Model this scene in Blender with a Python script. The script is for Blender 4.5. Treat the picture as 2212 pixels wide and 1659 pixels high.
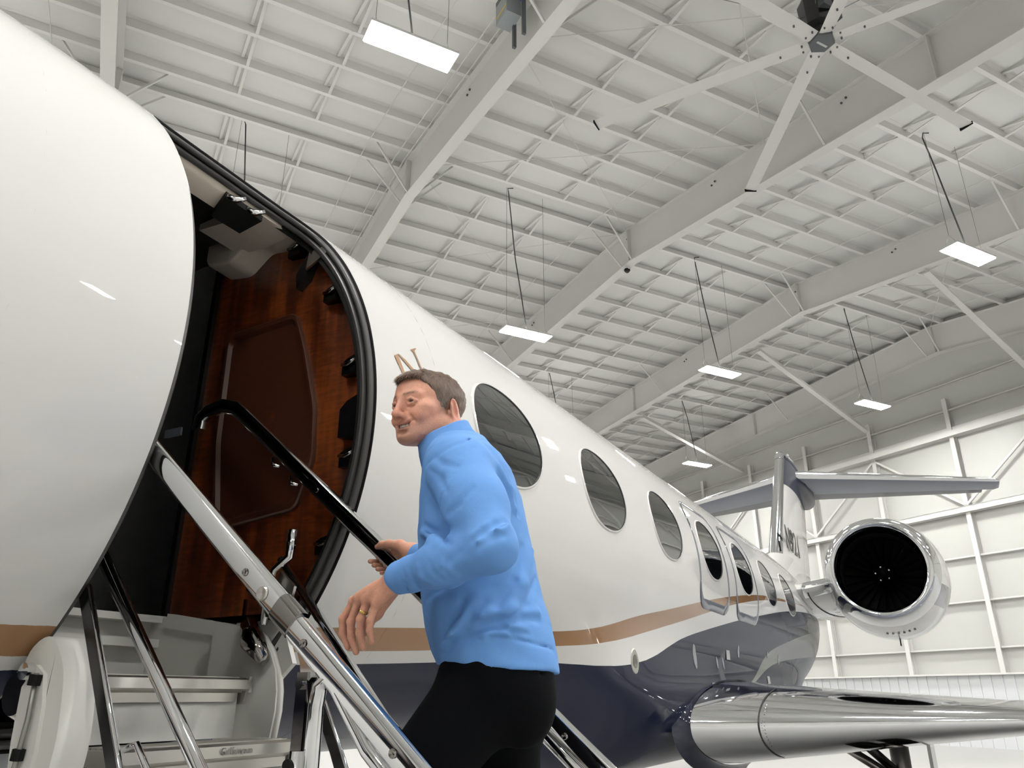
import bpy, math, random
import numpy as np
from mathutils import Vector, Matrix

for o in list(bpy.data.objects): bpy.data.objects.remove(o, do_unlink=True)
scene = bpy.context.scene
COL = scene.collection
ZC = 1.7                      # eye height of the photographer
R_ = math.radians

# ---------------------------------------------------------------- camera
cam_d = bpy.data.cameras.new('camera'); cam = bpy.data.objects.new('camera', cam_d); COL.objects.link(cam)
YAW, PITCH, FPX = 28.478, 21.945, 1672.9
cam_d.sensor_fit = 'HORIZONTAL'; cam_d.sensor_width = 36.0; cam_d.lens = FPX/2212*36.0
cam_d.clip_start = .05; cam_d.clip_end = 400
cam.location = (0, 0, ZC)
cam.rotation_euler = (R_(90+PITCH), 0, R_(YAW))
scene.camera = cam

# ---------------------------------------------------------------- world, exposure (a closed hangar: its lamps and an added ceiling fill light it)
w = bpy.data.worlds.new('world'); scene.world = w; w.use_nodes = True
w.node_tree.nodes['Background'].inputs[0].default_value = (.9, .95, 1, 1)
w.node_tree.nodes['Background'].inputs[1].default_value = .05
vs = scene.view_settings
vs.view_transform = 'Standard'; vs.look = 'None'; vs.gamma = 1; vs.use_curve_mapping = False
vs.exposure = 0.08
LAMP = 30.0                    # radiance of a lamp's lens
LAMP_W = 400.0                # power of one lamp
cy = scene.cycles
cy.max_bounces = 5; cy.diffuse_bounces = 3; cy.glossy_bounces = 4; cy.transmission_bounces = 2; cy.caustics_reflective = False; cy.caustics_refractive = False
cy.sample_clamp_indirect = 4.0; cy.use_light_tree = False; cy.use_adaptive_sampling = True; cy.adaptive_threshold = .05

# ---------------------------------------------------------------- materials
def srgb(c):
    if isinstance(c, str): c = [int(c[i:i+2], 16)/255 for i in (0, 2, 4)]
    return tuple(x/12.92 if x <= .04045 else ((x+.055)/1.055)**2.4 for x in c)+(1,)
def mat(name, col, rough=.5, metal=0., spec=.5, coat=0., coat_r=.03, var=0., vscale=8., bump=0., bscale=40., bdet=3., emit=None, estr=0., stretch=None):
    m = bpy.data.materials.new(name); m.use_nodes = True
    nt = m.node_tree; b = nt.nodes['Principled BSDF']; L = nt.links.new
    c = srgb(col)
    b.inputs['Base Color'].default_value = c; b.inputs['Roughness'].default_value = rough
    b.inputs['Metallic'].default_value = metal; b.inputs['Specular IOR Level'].default_value = spec
    b.inputs['Coat Weight'].default_value = coat; b.inputs['Coat Roughness'].default_value = coat_r
    if emit is not None:
        b.inputs['Emission Color'].default_value = srgb(emit); b.inputs['Emission Strength'].default_value = estr
    if var or bump:
        tc = nt.nodes.new('ShaderNodeTexCoord'); src = tc.outputs['Object']
        if stretch:
            mp = nt.nodes.new('ShaderNodeMapping'); mp.inputs['Scale'].default_value = stretch
            L(src, mp.inputs['Vector']); src = mp.outputs['Vector']
    if var:
        n = nt.nodes.new('ShaderNodeTexNoise'); n.inputs['Scale'].default_value = vscale; n.inputs['Detail'].default_value = 4
        L(src, n.inputs['Vector'])
        mx = nt.nodes.new('ShaderNodeMix'); mx.data_type = 'RGBA'
        mx.inputs[6].default_value = tuple(max(0, x*(1-var)) for x in c[:3])+(1,); mx.inputs[7].default_value = tuple(min(1, x*(1+var)) for x in c[:3])+(1,)
        L(n.outputs['Fac'], mx.inputs[0]); L(mx.outputs[2], b.inputs['Base Color'])
    if bump:
        n2 = nt.nodes.new('ShaderNodeTexNoise'); n2.inputs['Scale'].default_value = bscale; n2.inputs['Detail'].default_value = bdet
        L(src, n2.inputs['Vector'])
        bp = nt.nodes.new('ShaderNodeBump'); bp.inputs['Strength'].default_value = bump; bp.inputs['Distance'].default_value = .02
        L(n2.outputs['Fac'], bp.inputs['Height']); L(bp.outputs['Normal'], b.inputs['Normal'])
    return m
M = {}
M['insul'] = mat('roof_insulation', 'e9e9e6', .5, var=.03, vscale=1.2, bump=.5, bscale=2.2, bdet=4, spec=.3, stretch=(.7, 1.6, 1))
M['wallliner'] = mat('wall_liner', 'cbcbc6', .4, var=.03, vscale=.8, bump=.35, bscale=1.2, bdet=4, spec=.35)
M['steel'] = mat('painted_steel', 'e4e3df', .5, var=.03, vscale=.7, spec=.3)
M['galv'] = mat('white_purlin', 'f0efec', .5, var=.03, vscale=.9, spec=.3)
M['floor'] = mat('epoxy_floor', 'bab9b6', .35, var=.03, vscale=.3, spec=.5)
M['panel'] = mat('ribbed_sheet', 'dfe1e2', .45, var=.02, spec=.4)
M['lens'] = mat('lamp_lens', 'ffffff', .4, emit='fffdf8', estr=LAMP)
M['lens'].cycles.emission_sampling = 'NONE'
M['housing'] = mat('lamp_housing', 'dedede', .4, var=.02)
M['wire'] = mat('steel_wire', '8a8a86', .4, metal=.7, var=.05)
M['cord'] = mat('power_cord', '3a3b39', .6, var=.05)
M['greybox'] = mat('grey_enclosure', '868c8e', .45, var=.04, vscale=6)
M['darkgrey'] = mat('dark_grey', '4a4d50', .5, var=.05)
M['black'] = mat('black_plastic', '0b0b0c', .25, var=.1, spec=.5)
M['blackm'] = mat('black_matte', '050505', .7, var=.1, spec=.2)
M['rubber'] = mat('door_seal_rubber', '3b3a38', .42, var=.06, spec=.4)
M['chrome'] = mat('polished_metal', 'ecedef', .06, metal=1., var=.015, vscale=3)
M['chromed'] = mat('dark_chrome', '8a8684', .09, metal=1., var=.03)
M['brushed'] = mat('satin_aluminium', 'c4c1bb', .3, metal=1., var=.04, vscale=20, stretch=(1, .05, 1))
M['white'] = mat('aircraft_white', 'd6d5d2', .6, coat=1., coat_r=.015, var=.006, vscale=2, spec=.05)
M['whitein'] = mat('stair_white', 'd9d8d2', .45, var=.02, vscale=6, spec=.4)
M['navy'] = mat('aircraft_navy', '11172d', .6, coat=1., coat_r=.015, var=.02, spec=.05)
M['greypaint'] = mat('aircraft_grey', '6d7079', .6, coat=1., coat_r=.02, var=.02, spec=.05)
M['glass'] = mat('cabin_glass', '0d1112', .03, spec=.75, coat=.6, coat_r=.01, var=.05)
M['tailgrey'] = mat('tail_grey', '565b69', .5, coat=.35, coat_r=.03, var=.02, spec=.2)
M['navytail'] = mat('tail_navy', '11172d', .5, coat=.3, coat_r=.03, var=.02, spec=.2)
M['gasket'] = mat('window_gasket', '2a2b2b', .4, var=.05)
M['bronze'] = mat('bronze_paint', '9a7452', .35, coat=.6, var=.02)
M['letter'] = mat('black_letter', '2c2c2c', .4, var=.03)
M['silverletter'] = mat('silver_letter', 'b8b8b8', .35, metal=.6, var=.03)
M['yellow'] = mat('yellow_sticker', 'c9a83a', .5, var=.05)
M['beige'] = mat('cabin_headliner', 'd9cebf', .6, var=.03, vscale=5)
M['dark'] = mat('cabin_dark', '15110e', .5, var=.2, vscale=4)  # near-black: the unlit cabin's shade is put into the colour
M['charcoal'] = mat('cabin_charcoal', '1d1b1a', .6, var=.15, vscale=3)  # dark tone carries the shade of the unlit vestibule

# ---------------------------------------------------------------- mesh helpers
class MB:
    def __init__(s): s.v = []; s.f = []
    def add(s, v, f):
        k = len(s.v); s.v += [tuple(map(float, p)) for p in v]; s.f += [tuple(i+k for i in q) for q in f]; return s
    def box(s, lo, hi):
        (a, b, c), (d, e, f) = lo, hi
        return s.add([(a,b,c),(d,b,c),(d,e,c),(a,e,c),(a,b,f),(d,b,f),(d,e,f),(a,e,f)],
                     [(0,3,2,1),(4,5,6,7),(0,1,5,4),(1,2,6,5),(2,3,7,6),(3,0,4,7)])
    def bar(s, p, q, w, h, up=(0,0,1)):
        p, q = np.array(p, float), np.array(q, float); d = q-p; d /= np.linalg.norm(d)
        u = np.array(up, float); a = np.cross(d, u); n = np.linalg.norm(a)
        a = np.cross(d, (1,0,0)) if n < 1e-5 else a; a /= np.linalg.norm(a); b = np.cross(a, d)
        v = [e+a*i*w/2+b*j*h/2 for e in (p, q) for i, j in ((-1,-1),(1,-1),(1,1),(-1,1))]
        return s.add(v, [(0,1,2,3),(7,6,5,4),(0,4,5,1),(1,5,6,2),(2,6,7,3),(3,7,4,0)])
    def tube(s, path, r, n=8, cap=True, ry=None, up=(0,0,1)):
        P = [np.array(p, float) for p in path]; rs = r if hasattr(r, '__len__') else [r]*len(P); rings = []; prev = None
        for i, p in enumerate(P):
            d = P[min(i+1, len(P)-1)]-P[max(i-1, 0)]; d /= np.linalg.norm(d)
            ref = np.array(up, float) if prev is None else prev
            a = ref-d*(ref@d)
            if np.linalg.norm(a) < 1e-4: a = np.array((1., .1, 0))-d*d[0]
            a /= np.linalg.norm(a); prev = a; b = np.cross(d, a)
            k = 1 if ry is None else ry
            rings.append([p+(a*math.sin(t)*rs[i]*k+b*math.cos(t)*rs[i]) for t in np.linspace(0, 2*math.pi, n, endpoint=False)])
        return s.loft(rings, cap=cap)
    def loft(s, rings, cap=True, closed=True):
        n = len(rings[0]); v = [p for r in rings for p in r]; f = []
        for i in range(len(rings)-1):
            for j in range(n if closed else n-1):
                k = (j+1) % n; f.append((i*n+j, i*n+k, (i+1)*n+k, (i+1)*n+j))
        if cap and closed: f += [tuple(range(n-1, -1, -1)), tuple((len(rings)-1)*n+j for j in range(n))]
        return s.add(v, f)
    def lathe(s, prof, c, axis, n=48, cap=False):
        c = np.array(c, float); d = np.array(axis, float); d /= np.linalg.norm(d)
        a = np.cross(d, (0,0,1)) if abs(d[2]) < .9 else np.cross(d, (1,0,0)); a /= np.linalg.norm(a); b = np.cross(d, a)
        return s.loft([[c+d*t+(a*math.cos(q)+b*math.sin(q))*r for q in np.linspace(0, 2*math.pi, n, endpoint=False)] for t, r in prof], cap=cap)
    def prism(s, poly, d):
        d = np.array(d, float); P = [np.array(p, float) for p in poly]; n = len(P)
        return s.add(P+[p+d for p in P], [tuple(range(n-1,-1,-1)), tuple(range(n, 2*n))]+[(i, (i+1) % n, n+(i+1) % n, n+i) for i in range(n)])
WL = {}
def mesh_of(mb, name, off=(0,0,0), smooth=False, recalc=True):
    me = bpy.data.meshes.new(name)
    v = np.array(mb.v, float)-np.array(off, float)
    me.from_pydata(v.tolist(), [], mb.f); me.update()
    if recalc:
        import bmesh
        bm = bmesh.new(); bm.from_mesh(me); bmesh.ops.recalc_face_normals(bm, faces=bm.faces); bm.to_mesh(me); bm.free()
    if smooth:
        me.shade_smooth()
        if smooth is not True:
            me.set_sharp_from_angle(angle=R_(smooth))
    return me
def obj(name, mb, m, parent=None, smooth=False, recalc=True, **props):
    """one mesh object; vertices are given in the space of the outermost parent"""
    off = WL.get(parent.name, (0,0,0)) if parent else (0,0,0)
    me = mb if isinstance(mb, bpy.types.Mesh) else mesh_of(mb, name, off, smooth, recalc)
    o = bpy.data.objects.new(name, me); COL.objects.link(o)
    if m is not None and not (len(me.materials)): me.materials.append(M[m] if isinstance(m, str) else m)
    if parent: o.parent = parent; WL[o.name] = off
    for k, v in props.items(): o[k] = v
    return o
def tag(o, label, cat, group=None):
    o['label'] = label; o['category'] = cat
    if group: o['group'] = group
    return o
def empty(name, loc, label, cat, group=None, rz=0):
    o = bpy.data.objects.new(name, None); COL.objects.link(o); o.location = loc; o.rotation_euler = (0,0,rz); o.empty_display_size = .2
    WL[o.name] = tuple(loc) if not rz else (0,0,0)
    return tag(o, label, cat, group)
def text(name, body, size, m, parent, mw, ext=.001, bold=0):
    """flat lettering: a text curve turned into a mesh, placed by a matrix in the parent's space"""
    cu = bpy.data.curves.new(name, 'FONT'); cu.body = body; cu.size = size; cu.extrude = ext; cu.align_x = 'CENTER'; cu.align_y = 'CENTER'; cu.offset = bold
    t = bpy.data.objects.new(name+'_tmp', cu); COL.objects.link(t)
    dg = bpy.context.evaluated_depsgraph_get(); me = bpy.data.meshes.new_from_object(t.evaluated_get(dg)); me.name = name
    bpy.data.objects.remove(t); me.materials.clear(); me.materials.append(M[m])
    me.transform(mw)
    off = WL.get(parent.name, (0,0,0)); me.transform(Matrix.Translation(-Vector(off)))
    o = bpy.data.objects.new(name, me); COL.objects.link(o); o.parent = parent; WL[o.name] = off
    return o
def smoothstep(a, b, x):
    t = np.clip((x-a)/(b-a), 0, 1); return t*t*(3-2*t)
# ================================================================= THE HANGAR (local axes: x along the ridge, y across, z above the eye)
PSI = 33.631; HROT = R_(90-PSI)
HM = Matrix.Translation((0,0,ZC)) @ Matrix.Rotation(HROT, 4, 'Z')
def hput(o):
    o.matrix_world = HM; return o
BAY, A0, RIDGE, ZR = 7.62, -1.825, 17.35, 12.94
SL, SR = .055, .122           # roof slopes beyond and before the ridge
E2A, E2B, E1A, E1B = -13.0, 45.0, -15.0, 28.95
def zflange(y): return ZR-(SL*(y-RIDGE) if y > RIDGE else SR*(RIDGE-y))
DEP = 1.22
def ztop(y): return zflange(y)+DEP
PUR = .24
# ceiling: the white insulation above the purlins
mb = MB()
ys = [E2A, RIDGE, E2B]
top = [(x, y, ztop(y)+PUR) for x in (E1A, E1B) for y in ys]
mb.add(top+[(a, b, c+.15) for a, b, c in top], [(0,1,4,3),(1,2,5,4),(6,9,10,7),(7,10,11,8),(0,3,9,6),(2,8,11,5),(0,6,7,1),(1,7,8,2),(3,4,10,9),(4,5,11,10)])
ceiling = hput(obj('ceiling', mb, 'insul', recalc=True, kind='structure'))
mb = MB().box((E1A, E2A, -ZC-.2), (E1B, E2B, -ZC)); hput(obj('floor', mb, 'floor', kind='structure'))
# purlins: Z sections running through all bays
pur_y = []
for side in (-1, 1):
    y = RIDGE+side*.5
    while E2A+.5 < y < E2B-.5:
        pur_y.append((y, side)); y += side*1.245
def zsec(side):
    a, t, h, fl = side, .012, PUR-.004, .10
    return [(0,0),(a*fl,0),(a*fl,t),(a*t,t),(a*t,h-t),(0,h-t),(0,h),(-a*fl,h),(-a*fl,h-t),(0,h-t-.0001)]
for y, side in pur_y:
    sec = zsec(-side); z0 = ztop(y)
    mb = MB().loft([[(x, y+a, z0+b) for a, b in sec] for x in (E1A+.1, E1B-.05)])
    obj('purlin', mb, 'galv', ceiling)
# rafters: tapered I sections with a kink at the ridge
raf_x = [A0+k*BAY for k in (-1, 0, 1, 2, 3, 4)]
FW = .30
rafters = []
for x in raf_x:
    mb = MB(); c = x+FW/2
    ysr = [E2A+.3, RIDGE, E2B-.3]
    for a, b in zip(ysr[:-1], ysr[1:]):
        for z0, th, wd in ((0, .03, FW), (DEP-.02, .02, FW)):
            q = [(c+i*wd/2, yy, zflange(yy)+z0+j*th) for yy in (a, b) for i, j in ((-1,0),(1,0),(1,1),(-1,1))]
            mb.add(q, [(0,1,2,3),(7,6,5,4),(0,4,5,1),(1,5,6,2),(2,6,7,3),(3,7,4,0)])
        q = [(c+i*.008, yy, zflange(yy)+(.03 if j < 0 else DEP-.02)) for yy in (a, b) for i, j in ((-1,-1),(1,-1),(1,1),(-1,1))]
        mb.add(q, [(0,1,2,3),(7,6,5,4),(0,4,5,1),(1,5,6,2),(2,6,7,3),(3,7,4,0)])
    # ridge stiffeners and the splice plate
    for yy in (RIDGE, RIDGE-10.5, RIDGE+10.2):
        mb.box((c-FW/2, yy-.01, zflange(yy)+.03), (c+FW/2, yy+.01, ztop(yy)-.02))
    rf = obj('rafter', mb, 'steel', ceiling); rafters.append(rf)
    for yy, sg in ((RIDGE-.15, -1), (RIDGE+.4, 1), (RIDGE-7.7, -1), (RIDGE+8, 1)):      # flange braces to the purlins
        for s2 in (-1, 1):
            b = MB().bar((c+s2*.12, yy, zflange(yy)+.04), (c+s2*1.15, yy+.15*sg, ztop(yy)+.04), .05, .05)
            obj('flange_brace', b, 'steel', rf)
    for yy in (RIDGE+.02, RIDGE-4.0, RIDGE+6.4, RIDGE-8.4):                              # bolt clusters
        for i in range(2): obj('bolt', MB().lathe([(0,.03),(.03,.03),(.035,.0)], (c-.012, yy+i*.14, ztop(yy)-.2-i*.05), (-1,0,0), 6), 'darkgrey', rf)
# bridging: crossed angle pairs between neighbouring purlins, two rows in each bay
br_mesh = {}
for sgn in (-1, 1):
    g = 1.245; mb = MB()
    mb.bar((-.06, 0, .01), (-.06, g, .20), .07, .025); mb.bar((.08, 0, .20), (.08, g, .01), .07, .025)
    br_mesh[sgn] = mesh_of(mb, 'bridging'); br_mesh[sgn].materials.append(M['steel'])
nbr = 0
for k in range(-1, 4):
    for fr in (.375, .635):
        x = A0+(k+fr)*BAY
        for y, side in pur_y:
            y2 = y+side*1.245
            if not (4.0 < min(y, y2) and max(y, y2) < 41): continue
            if k == -1 and y < 12: continue
            a = min(y, y2)
            o = bpy.data.objects.new('bridging', br_mesh[side]); COL.objects.link(o); o.parent = ceiling
            o.location = (x, a, ztop(a)); o.rotation_euler = (math.atan((ztop(a+1.245)-ztop(a))/1.245), 0, 0); nbr += 1
# sag rods across the purlins, one line in each bay, and the crossed wind-bracing rods
for k in range(-1, 4):
    x = A0+(k+.84)*BAY
    for a, b in ((E2A+1, RIDGE), (RIDGE, E2B-1)):
        obj('sag_rod', MB().tube([(x, a, ztop(a)-.012), (x, b, ztop(b)-.012)], .014, 6), 'steel', ceiling)
for k in (1, 3):
    for a in (RIDGE-12, RIDGE-6, RIDGE, RIDGE+6, RIDGE+12):
        x0, x1 = A0+k*BAY+FW, A0+(k+1)*BAY
        for p, q in (((x0, a), (x1, a+6)), ((x0, a+6), (x1, a))):
            obj('wind_brace_rod', MB().tube([(p[0], p[1], ztop(p[1])-.15), (q[0], q[1], ztop(q[1])-.15)], .011, 6), 'steel', ceiling)
for x, y in ((A0+BAY*.3, 0), ):                                                          # conduit line under the purlins
    for off in (.0, .35):
        x = A0+(0.955+off*.1)*BAY
        obj('conduit', MB().tube([(x-.15*off, 5, ztop(5)-.03), (x, RIDGE, ztop(RIDGE)-.03), (x, 36, ztop(36)-.03)], .016, 6), 'steel', ceiling)
# ---- end wall
XW = 28.95
wall = MB(); zt = lambda y: ztop(y)+PUR+.1
wall.add([(XW, E2A, .75), (XW, RIDGE, .75), (XW, E2B, .75), (XW, E2B, zt(E2B)), (XW, RIDGE, zt(RIDGE)), (XW, E2A, zt(E2A))], [(0,1,4,5),(1,2,3,4)])
wall.add([(XW+.2, E2A, .75), (XW+.2, RIDGE, .75), (XW+.2, E2B, .75), (XW+.2, E2B, zt(E2B)), (XW+.2, RIDGE, zt(RIDGE)), (XW+.2, E2A, zt(E2A))], [(0,1,4,5),(1,2,3,4)])
wall_end = hput(obj('wall_end', wall, 'wallliner', recalc=False, kind='structure'))
cols = [17.5+3.6*i for i in range(-6, 7)]
colmesh = MB()
for lo, hi in (((-.24,-.09,.75),(-.21,.09,11.0)), ((-.21,-.008,.75),(-.03,.008,11.0)), ((-.03,-.09,.75),(0,.09,11.0))): colmesh.box(lo, hi)
cme = mesh_of(colmesh, 'column'); cme.materials.append(M['steel'])
for y in cols:
    o = bpy.data.objects.new('column', cme); COL.objects.link(o); o.parent = wall_end; o.location = (XW, y, 0)
for z, d in ((11.55, .17), (10.47, .17), (4.8, .17), (3.2, .17), (1.57, .17)):
    mb = MB().box((XW-d, E2A, z), (XW, E2B, z+.02)).box((XW-d, E2A, z), (XW-d+.015, E2B, z+.07))
    obj('girt', mb, 'steel', wall_end)
mb = MB().box((XW-.42, E2A, 9.40), (XW, E2B, 9.43)).box((XW-.42, E2A, 9.43), (XW-.39, E2B, 9.62)).box((XW-.2, E2A, 9.43), (XW-.18, E2B, 9.8))
obj('header_beam', mb, 'steel', wall_end)
mb = MB().box((XW-.34, E2A, 6.62), (XW, E2B, 6.65)).box((XW-.34, E2A, 6.42), (XW-.31, E2B, 6.66)).box((XW-.34, E2A, 6.42), (XW-.1, E2B, 6.45))
obj('wind_beam', mb, 'steel', wall_end)
for i, y in enumerate(cols[:-1]):
    p, q = ((XW-.2, y, 6.7), (XW-.2, y+3.6, 9.35)) if i % 2 == 0 else ((XW-.2, y+3.6, 6.7), (XW-.2, y, 9.35))
    if i % 2 == 0: obj('diagonal_brace', MB().bar((XW-.2, y+3.6, 9.35), (XW-.2, y, 6.7), .08, .08), 'steel', wall_end)
    else: obj('diagonal_brace', MB().bar((XW-.2, y+3.6, 6.7), (XW-.2, y, 9.35), .08, .08), 'steel', wall_end)
for p, q in (((21.19,19.68,12.36),(XW-.1,21.2,10.65)), ((21.19,27.12,11.95),(XW-.1,28.9,10.75)), ((21.19,12.55,12.2),(XW-.1,13.9,10.55)), ((21.19,34.5,11.6),(XW-.1,35.6,10.6))):
    mb = MB().bar(p, q, .2, .025); p2, q2 = np.array(p)+(0,0,.11), np.array(q)+(0,0,.11); mb.bar(p2, q2, .02, .2)
    obj('strut', mb, 'steel', wall_end)
mb = MB().box((XW-.3, E2A, .70), (XW, E2B, .76)); obj('sill_channel', mb, 'steel', wall_end)
pm = MB().box((-.02, 0, -ZC), (0, .42, .70)).box((-.06, .39, -ZC), (0, .42, .70)); pme = mesh_of(pm, 'sheet_panel'); pme.materials.append(M['panel'])
y = E2A
while y < E2B:
    o = bpy.data.objects.new('sheet_panel', pme); COL.objects.link(o); o.parent = wall_end; o.location = (XW-.1, y, 0); y += .42
# the other walls of the hangar close it behind the photographer
for nm, lo, hi in (('wall_back', (E1A-.2, E2A, -ZC), (E1A, E2B, 15.2)), ('wall_left', (E1A, E2B, -ZC), (E1B, E2B+.2, 15)), ('wall_right', (E1A, E2A-.2, -ZC), (E1B, E2A, 13))):
    hput(obj(nm, MB().box(lo, hi), 'wallliner', kind='structure'))

# ---------------------------------------------------------------- hanging lamps
def hp(x, y, z): return HM @ Vector((x, y, z))
lamp_meshes = None
lamps = [ # along, across, height, label
 (3.05, 9.25, 9.75, 'largest bright hanging lamp, top of the picture beside the box-carrying roof beam'),
 (9.6, 17.3, 9.5, 'bright hanging lamp over the middle cabin roof in front of the second roof beam'),
 (17.22, 17.75, 10.0, 'bright hanging lamp in front of the third roof beam, above the tail fin'),
 (17.22, 9.1, 9.85, 'bright hanging lamp near the upper right edge below the fan blade'),
 (24.85, 17.85, 10.2, 'bright hanging lamp against the grey end wall, above the tailplane'),
 (24.85, 27.8, 10.4, 'small bright hanging lamp just left of the tail fin tip'),
 (1.98, 17.9, 9.7, 'hanging lamp hidden behind the cabin doorway, only its wires show'),
 (17.2, 27.8, 10.2, 'hanging lamp hidden behind the cabin roof, only its cord shows'),
 (9.6, 27.8, 10.0, None), (1.98, 27.8, 9.8, None), (-5.6, 17.5, 9.7, None), (-5.6, 27.8, 9.8, None), (-5.6, 9.2, 9.7, None), (-12, 17.5, 9.7, None), (-12, 9.2, 9.7, None), (-12, 1, 9.6, None), (-12, 27.8, 9.6, None),
 (24.85, 9.2, 9.9, None), (24.85, .9, 9.6, None), (17.2, .9, 9.6, None), (9.6, .9, 9.6, None), (1.98, .9, 9.6, None), (-5.6, .9, 9.6, None),
 (17.2, -7.5, 9.3, None), (9.6, -7.5, 9.3, None), (1.98, -7.5, 9.3, None), (-5.6, -7.5, 9.3, None), (24.85, -7.5, 9.3, None), (9.6, 37, 9.6, None), (1.98, 37, 9.6, None), (17.2, 37, 9.6, None), (24.85, 37, 9.6, None)]
LW, LD = 1.45, .43; UPL = .05
for i, (x, y, z, lab) in enumerate(lamps):
    o = empty('hanging_lamp', hp(x, y, z), lab or 'hanging lamp of the hangar outside the picture', 'lamp', 'hanging lamps of the hangar', rz=HROT)
    if i == 0:
        hm = MB().box((-LW/2-.02, -LD/2-.02, 0), (LW/2+.02, LD/2+.02, .05)).box((-.3, -.08, .05), (.3, .08, .11))
        lm = MB().box((-LW/2, -LD/2, -.03), (LW/2, LD/2, 0))
        hme = mesh_of(hm, 'housing'); hme.materials.append(M['housing']); lme = mesh_of(lm, 'lens'); lme.materials.append(M['lens'])
    a = bpy.data.objects.new('housing', hme); b = bpy.data.objects.new('lens', lme)
    for q in (a, b): COL.objects.link(q); q.parent = o
    ld = bpy.data.lights.new('lamp_light', 'AREA'); ld.shape = 'RECTANGLE'; ld.size = LW; ld.size_y = LD; ld.energy = LAMP_W; ld.color = (1, .992, .972)
    q = bpy.data.objects.new('lamp_light', ld); COL.objects.link(q); q.parent = o; q.location = (0, 0, -.035)
    lu = bpy.data.lights.new('ceiling_fill', 'AREA'); lu.shape = 'RECTANGLE'; lu.size = LW*.8; lu.size_y = LD*.7; lu.energy = LAMP_W*UPL; lu.color = (1, .992, .972)     # added upward fill light that brightens the ceiling
    q = bpy.data.objects.new('ceiling_fill', lu); COL.objects.link(q); q.parent = o; q.location = (0, 0, .16); q.rotation_euler = (math.pi, 0, 0)
    if lab:
        zt_ = ztop(y)-z+.1
        for sx in (-1, 1):
            mb = MB().tube([(sx*.62, 0, .35), (sx*.62, 0, zt_)], .006, 5).tube([(sx*.62, -.16, .05), (sx*.62, 0, .35), (sx*.62, .16, .05)], .005, 5)
            obj('suspension_wire', mb, 'wire', o)
        mb = MB().tube([(.02, 0, .1), (-.02, .02, .5), (-.12, .06, 1.3), (-.28, .1, 2.4), (-.5, .12, zt_-.05), (-.56, .05, zt_+.02), (-.4, 0, zt_+.05)], .018, 6)
        obj('power_cord', mb, 'cord', o)

# ---------------------------------------------------------------- ceiling fan
fan = empty('ceiling_fan', hp(9.62, 6.6, 10.62), 'giant six-bladed white ceiling fan with a dark hub under the roof', 'fan', rz=HROT)
mb = MB().lathe([(-.06,0),(-.06,.20),(-.04,.23),(.03,.24),(.05,.2),(.05,0)], (0,0,0), (0,0,1), 6); hub = obj('hub', mb, 'darkgrey', fan)
obj('hub_lettering', MB().box((-.12,-.02,-.064),(.12,.02,-.061)), 'silverletter', hub)
mb = MB().lathe([(.05,0),(.05,.12),(.25,.16),(.3,.28),(.85,.30),(1.0,.22),(1.3,.12),(1.3,0)], (0,0,0), (0,0,1), 8); obj('motor', mb, 'black', fan)
mb = MB().box((-.2,-.33,.5),(.02,-.2,.85)).box((.1,-.31,.4),(.26,-.2,.9)); obj('drive_unit', mb, 'darkgrey', fan)
obj('drop_tube', MB().tube([(0,0,1.25),(0,0,ztop(6.6)-10.62)], .07, 12), 'blackm', fan)
for k, (dx, dy) in enumerate(((2.6,2.2),(-2.6,2.2),(2.6,-2.2),(-2.6,-2.2))):
    obj('guy_wire', MB().tube([(dx*.08,dy*.08,.6),(dx,dy,ztop(6.6+dy)-10.62)], .008, 5), 'wire', fan)
bl = MB()
secs = []
for t in np.linspace(.16, 4.28, 9):
    wv = .128 if t > .5 else .115; tw = R_(9)
    prof = [(-wv,.0),(-wv*.6,.035),(0,.045),(wv*.6,.03),(wv,0),(wv*.6,-.012),(0,-.01),(-wv*.6,-.012)]
    secs.append([(t, a*math.cos(tw)-b*math.sin(tw), a*math.sin(tw)+b*math.cos(tw)+.01) for a, b in prof])
bl.loft(secs)
blm = mesh_of(bl, 'blade', smooth=40); blm.materials.append(M['steel'])
tip = MB().box((4.28,-.13,-.035),(4.30,.13,.03)); tipm = mesh_of(tip, 'blade_tip'); tipm.materials.append(M['blackm'])
for k in range(6):
    b = bpy.data.objects.new('blade', blm); COL.objects.link(b); b.parent = fan; b.rotation_euler = (0,0,R_(2.3+60*k))
    t = bpy.data.objects.new('blade_tip', tipm); COL.objects.link(t); t.parent = b
    for xx, yy in ((.32,.07),(.32,-.07),(.7,0)): obj('bolt', MB().lathe([(-.035,0),(-.035,.018),(0,.018)], (xx,yy,0), (0,0,1), 6), 'darkgrey', b)

# ---------------------------------------------------------------- control box on the roof beam and the dome camera
bx = empty('control_box', hp(5.6, 10.3, 12.4), 'grey electrical control box on struts clamped to the roof beam', 'control box', rz=HROT)
mb = MB().box((-.36,-.17,.15),(-.03,.30,.78)); obj('enclosure', mb, 'greybox', bx)
obj('warning_sticker', MB().box((-.364,-.15,.30),(-.36,.26,.34)), 'yellow', bx)
obj('dark_cover', MB().box((-.366,-.16,.66),(-.36,.29,.76)), 'darkgrey', bx)
for yy in (-.28, .12):
    obj('strut_channel', MB().box((-.07,yy-.03,-.42),(.0,yy+.03,1.0)), 'darkgrey', bx)
obj('red_pilot_lamp', MB().lathe([(0,0),(0,.03),(.03,.03),(.04,0)], (-.2,-.175,.62), (0,-1,0), 10), mat('red_plastic','a8401f',.3,var=.05), bx)
obj('blue_plug', MB().lathe([(0,0),(0,.06),(.1,.06),(.12,.03),(.12,0)], (-.1,-.3,.45), (0,-1,0), 10), mat('blue_plastic','3c5f86',.4,var=.05), bx)
obj('cable', MB().tube([(-.2,-.18,.5),(-.16,-.28,.56),(-.1,-.34,.5)], .014, 6), 'blackm', bx)
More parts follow.
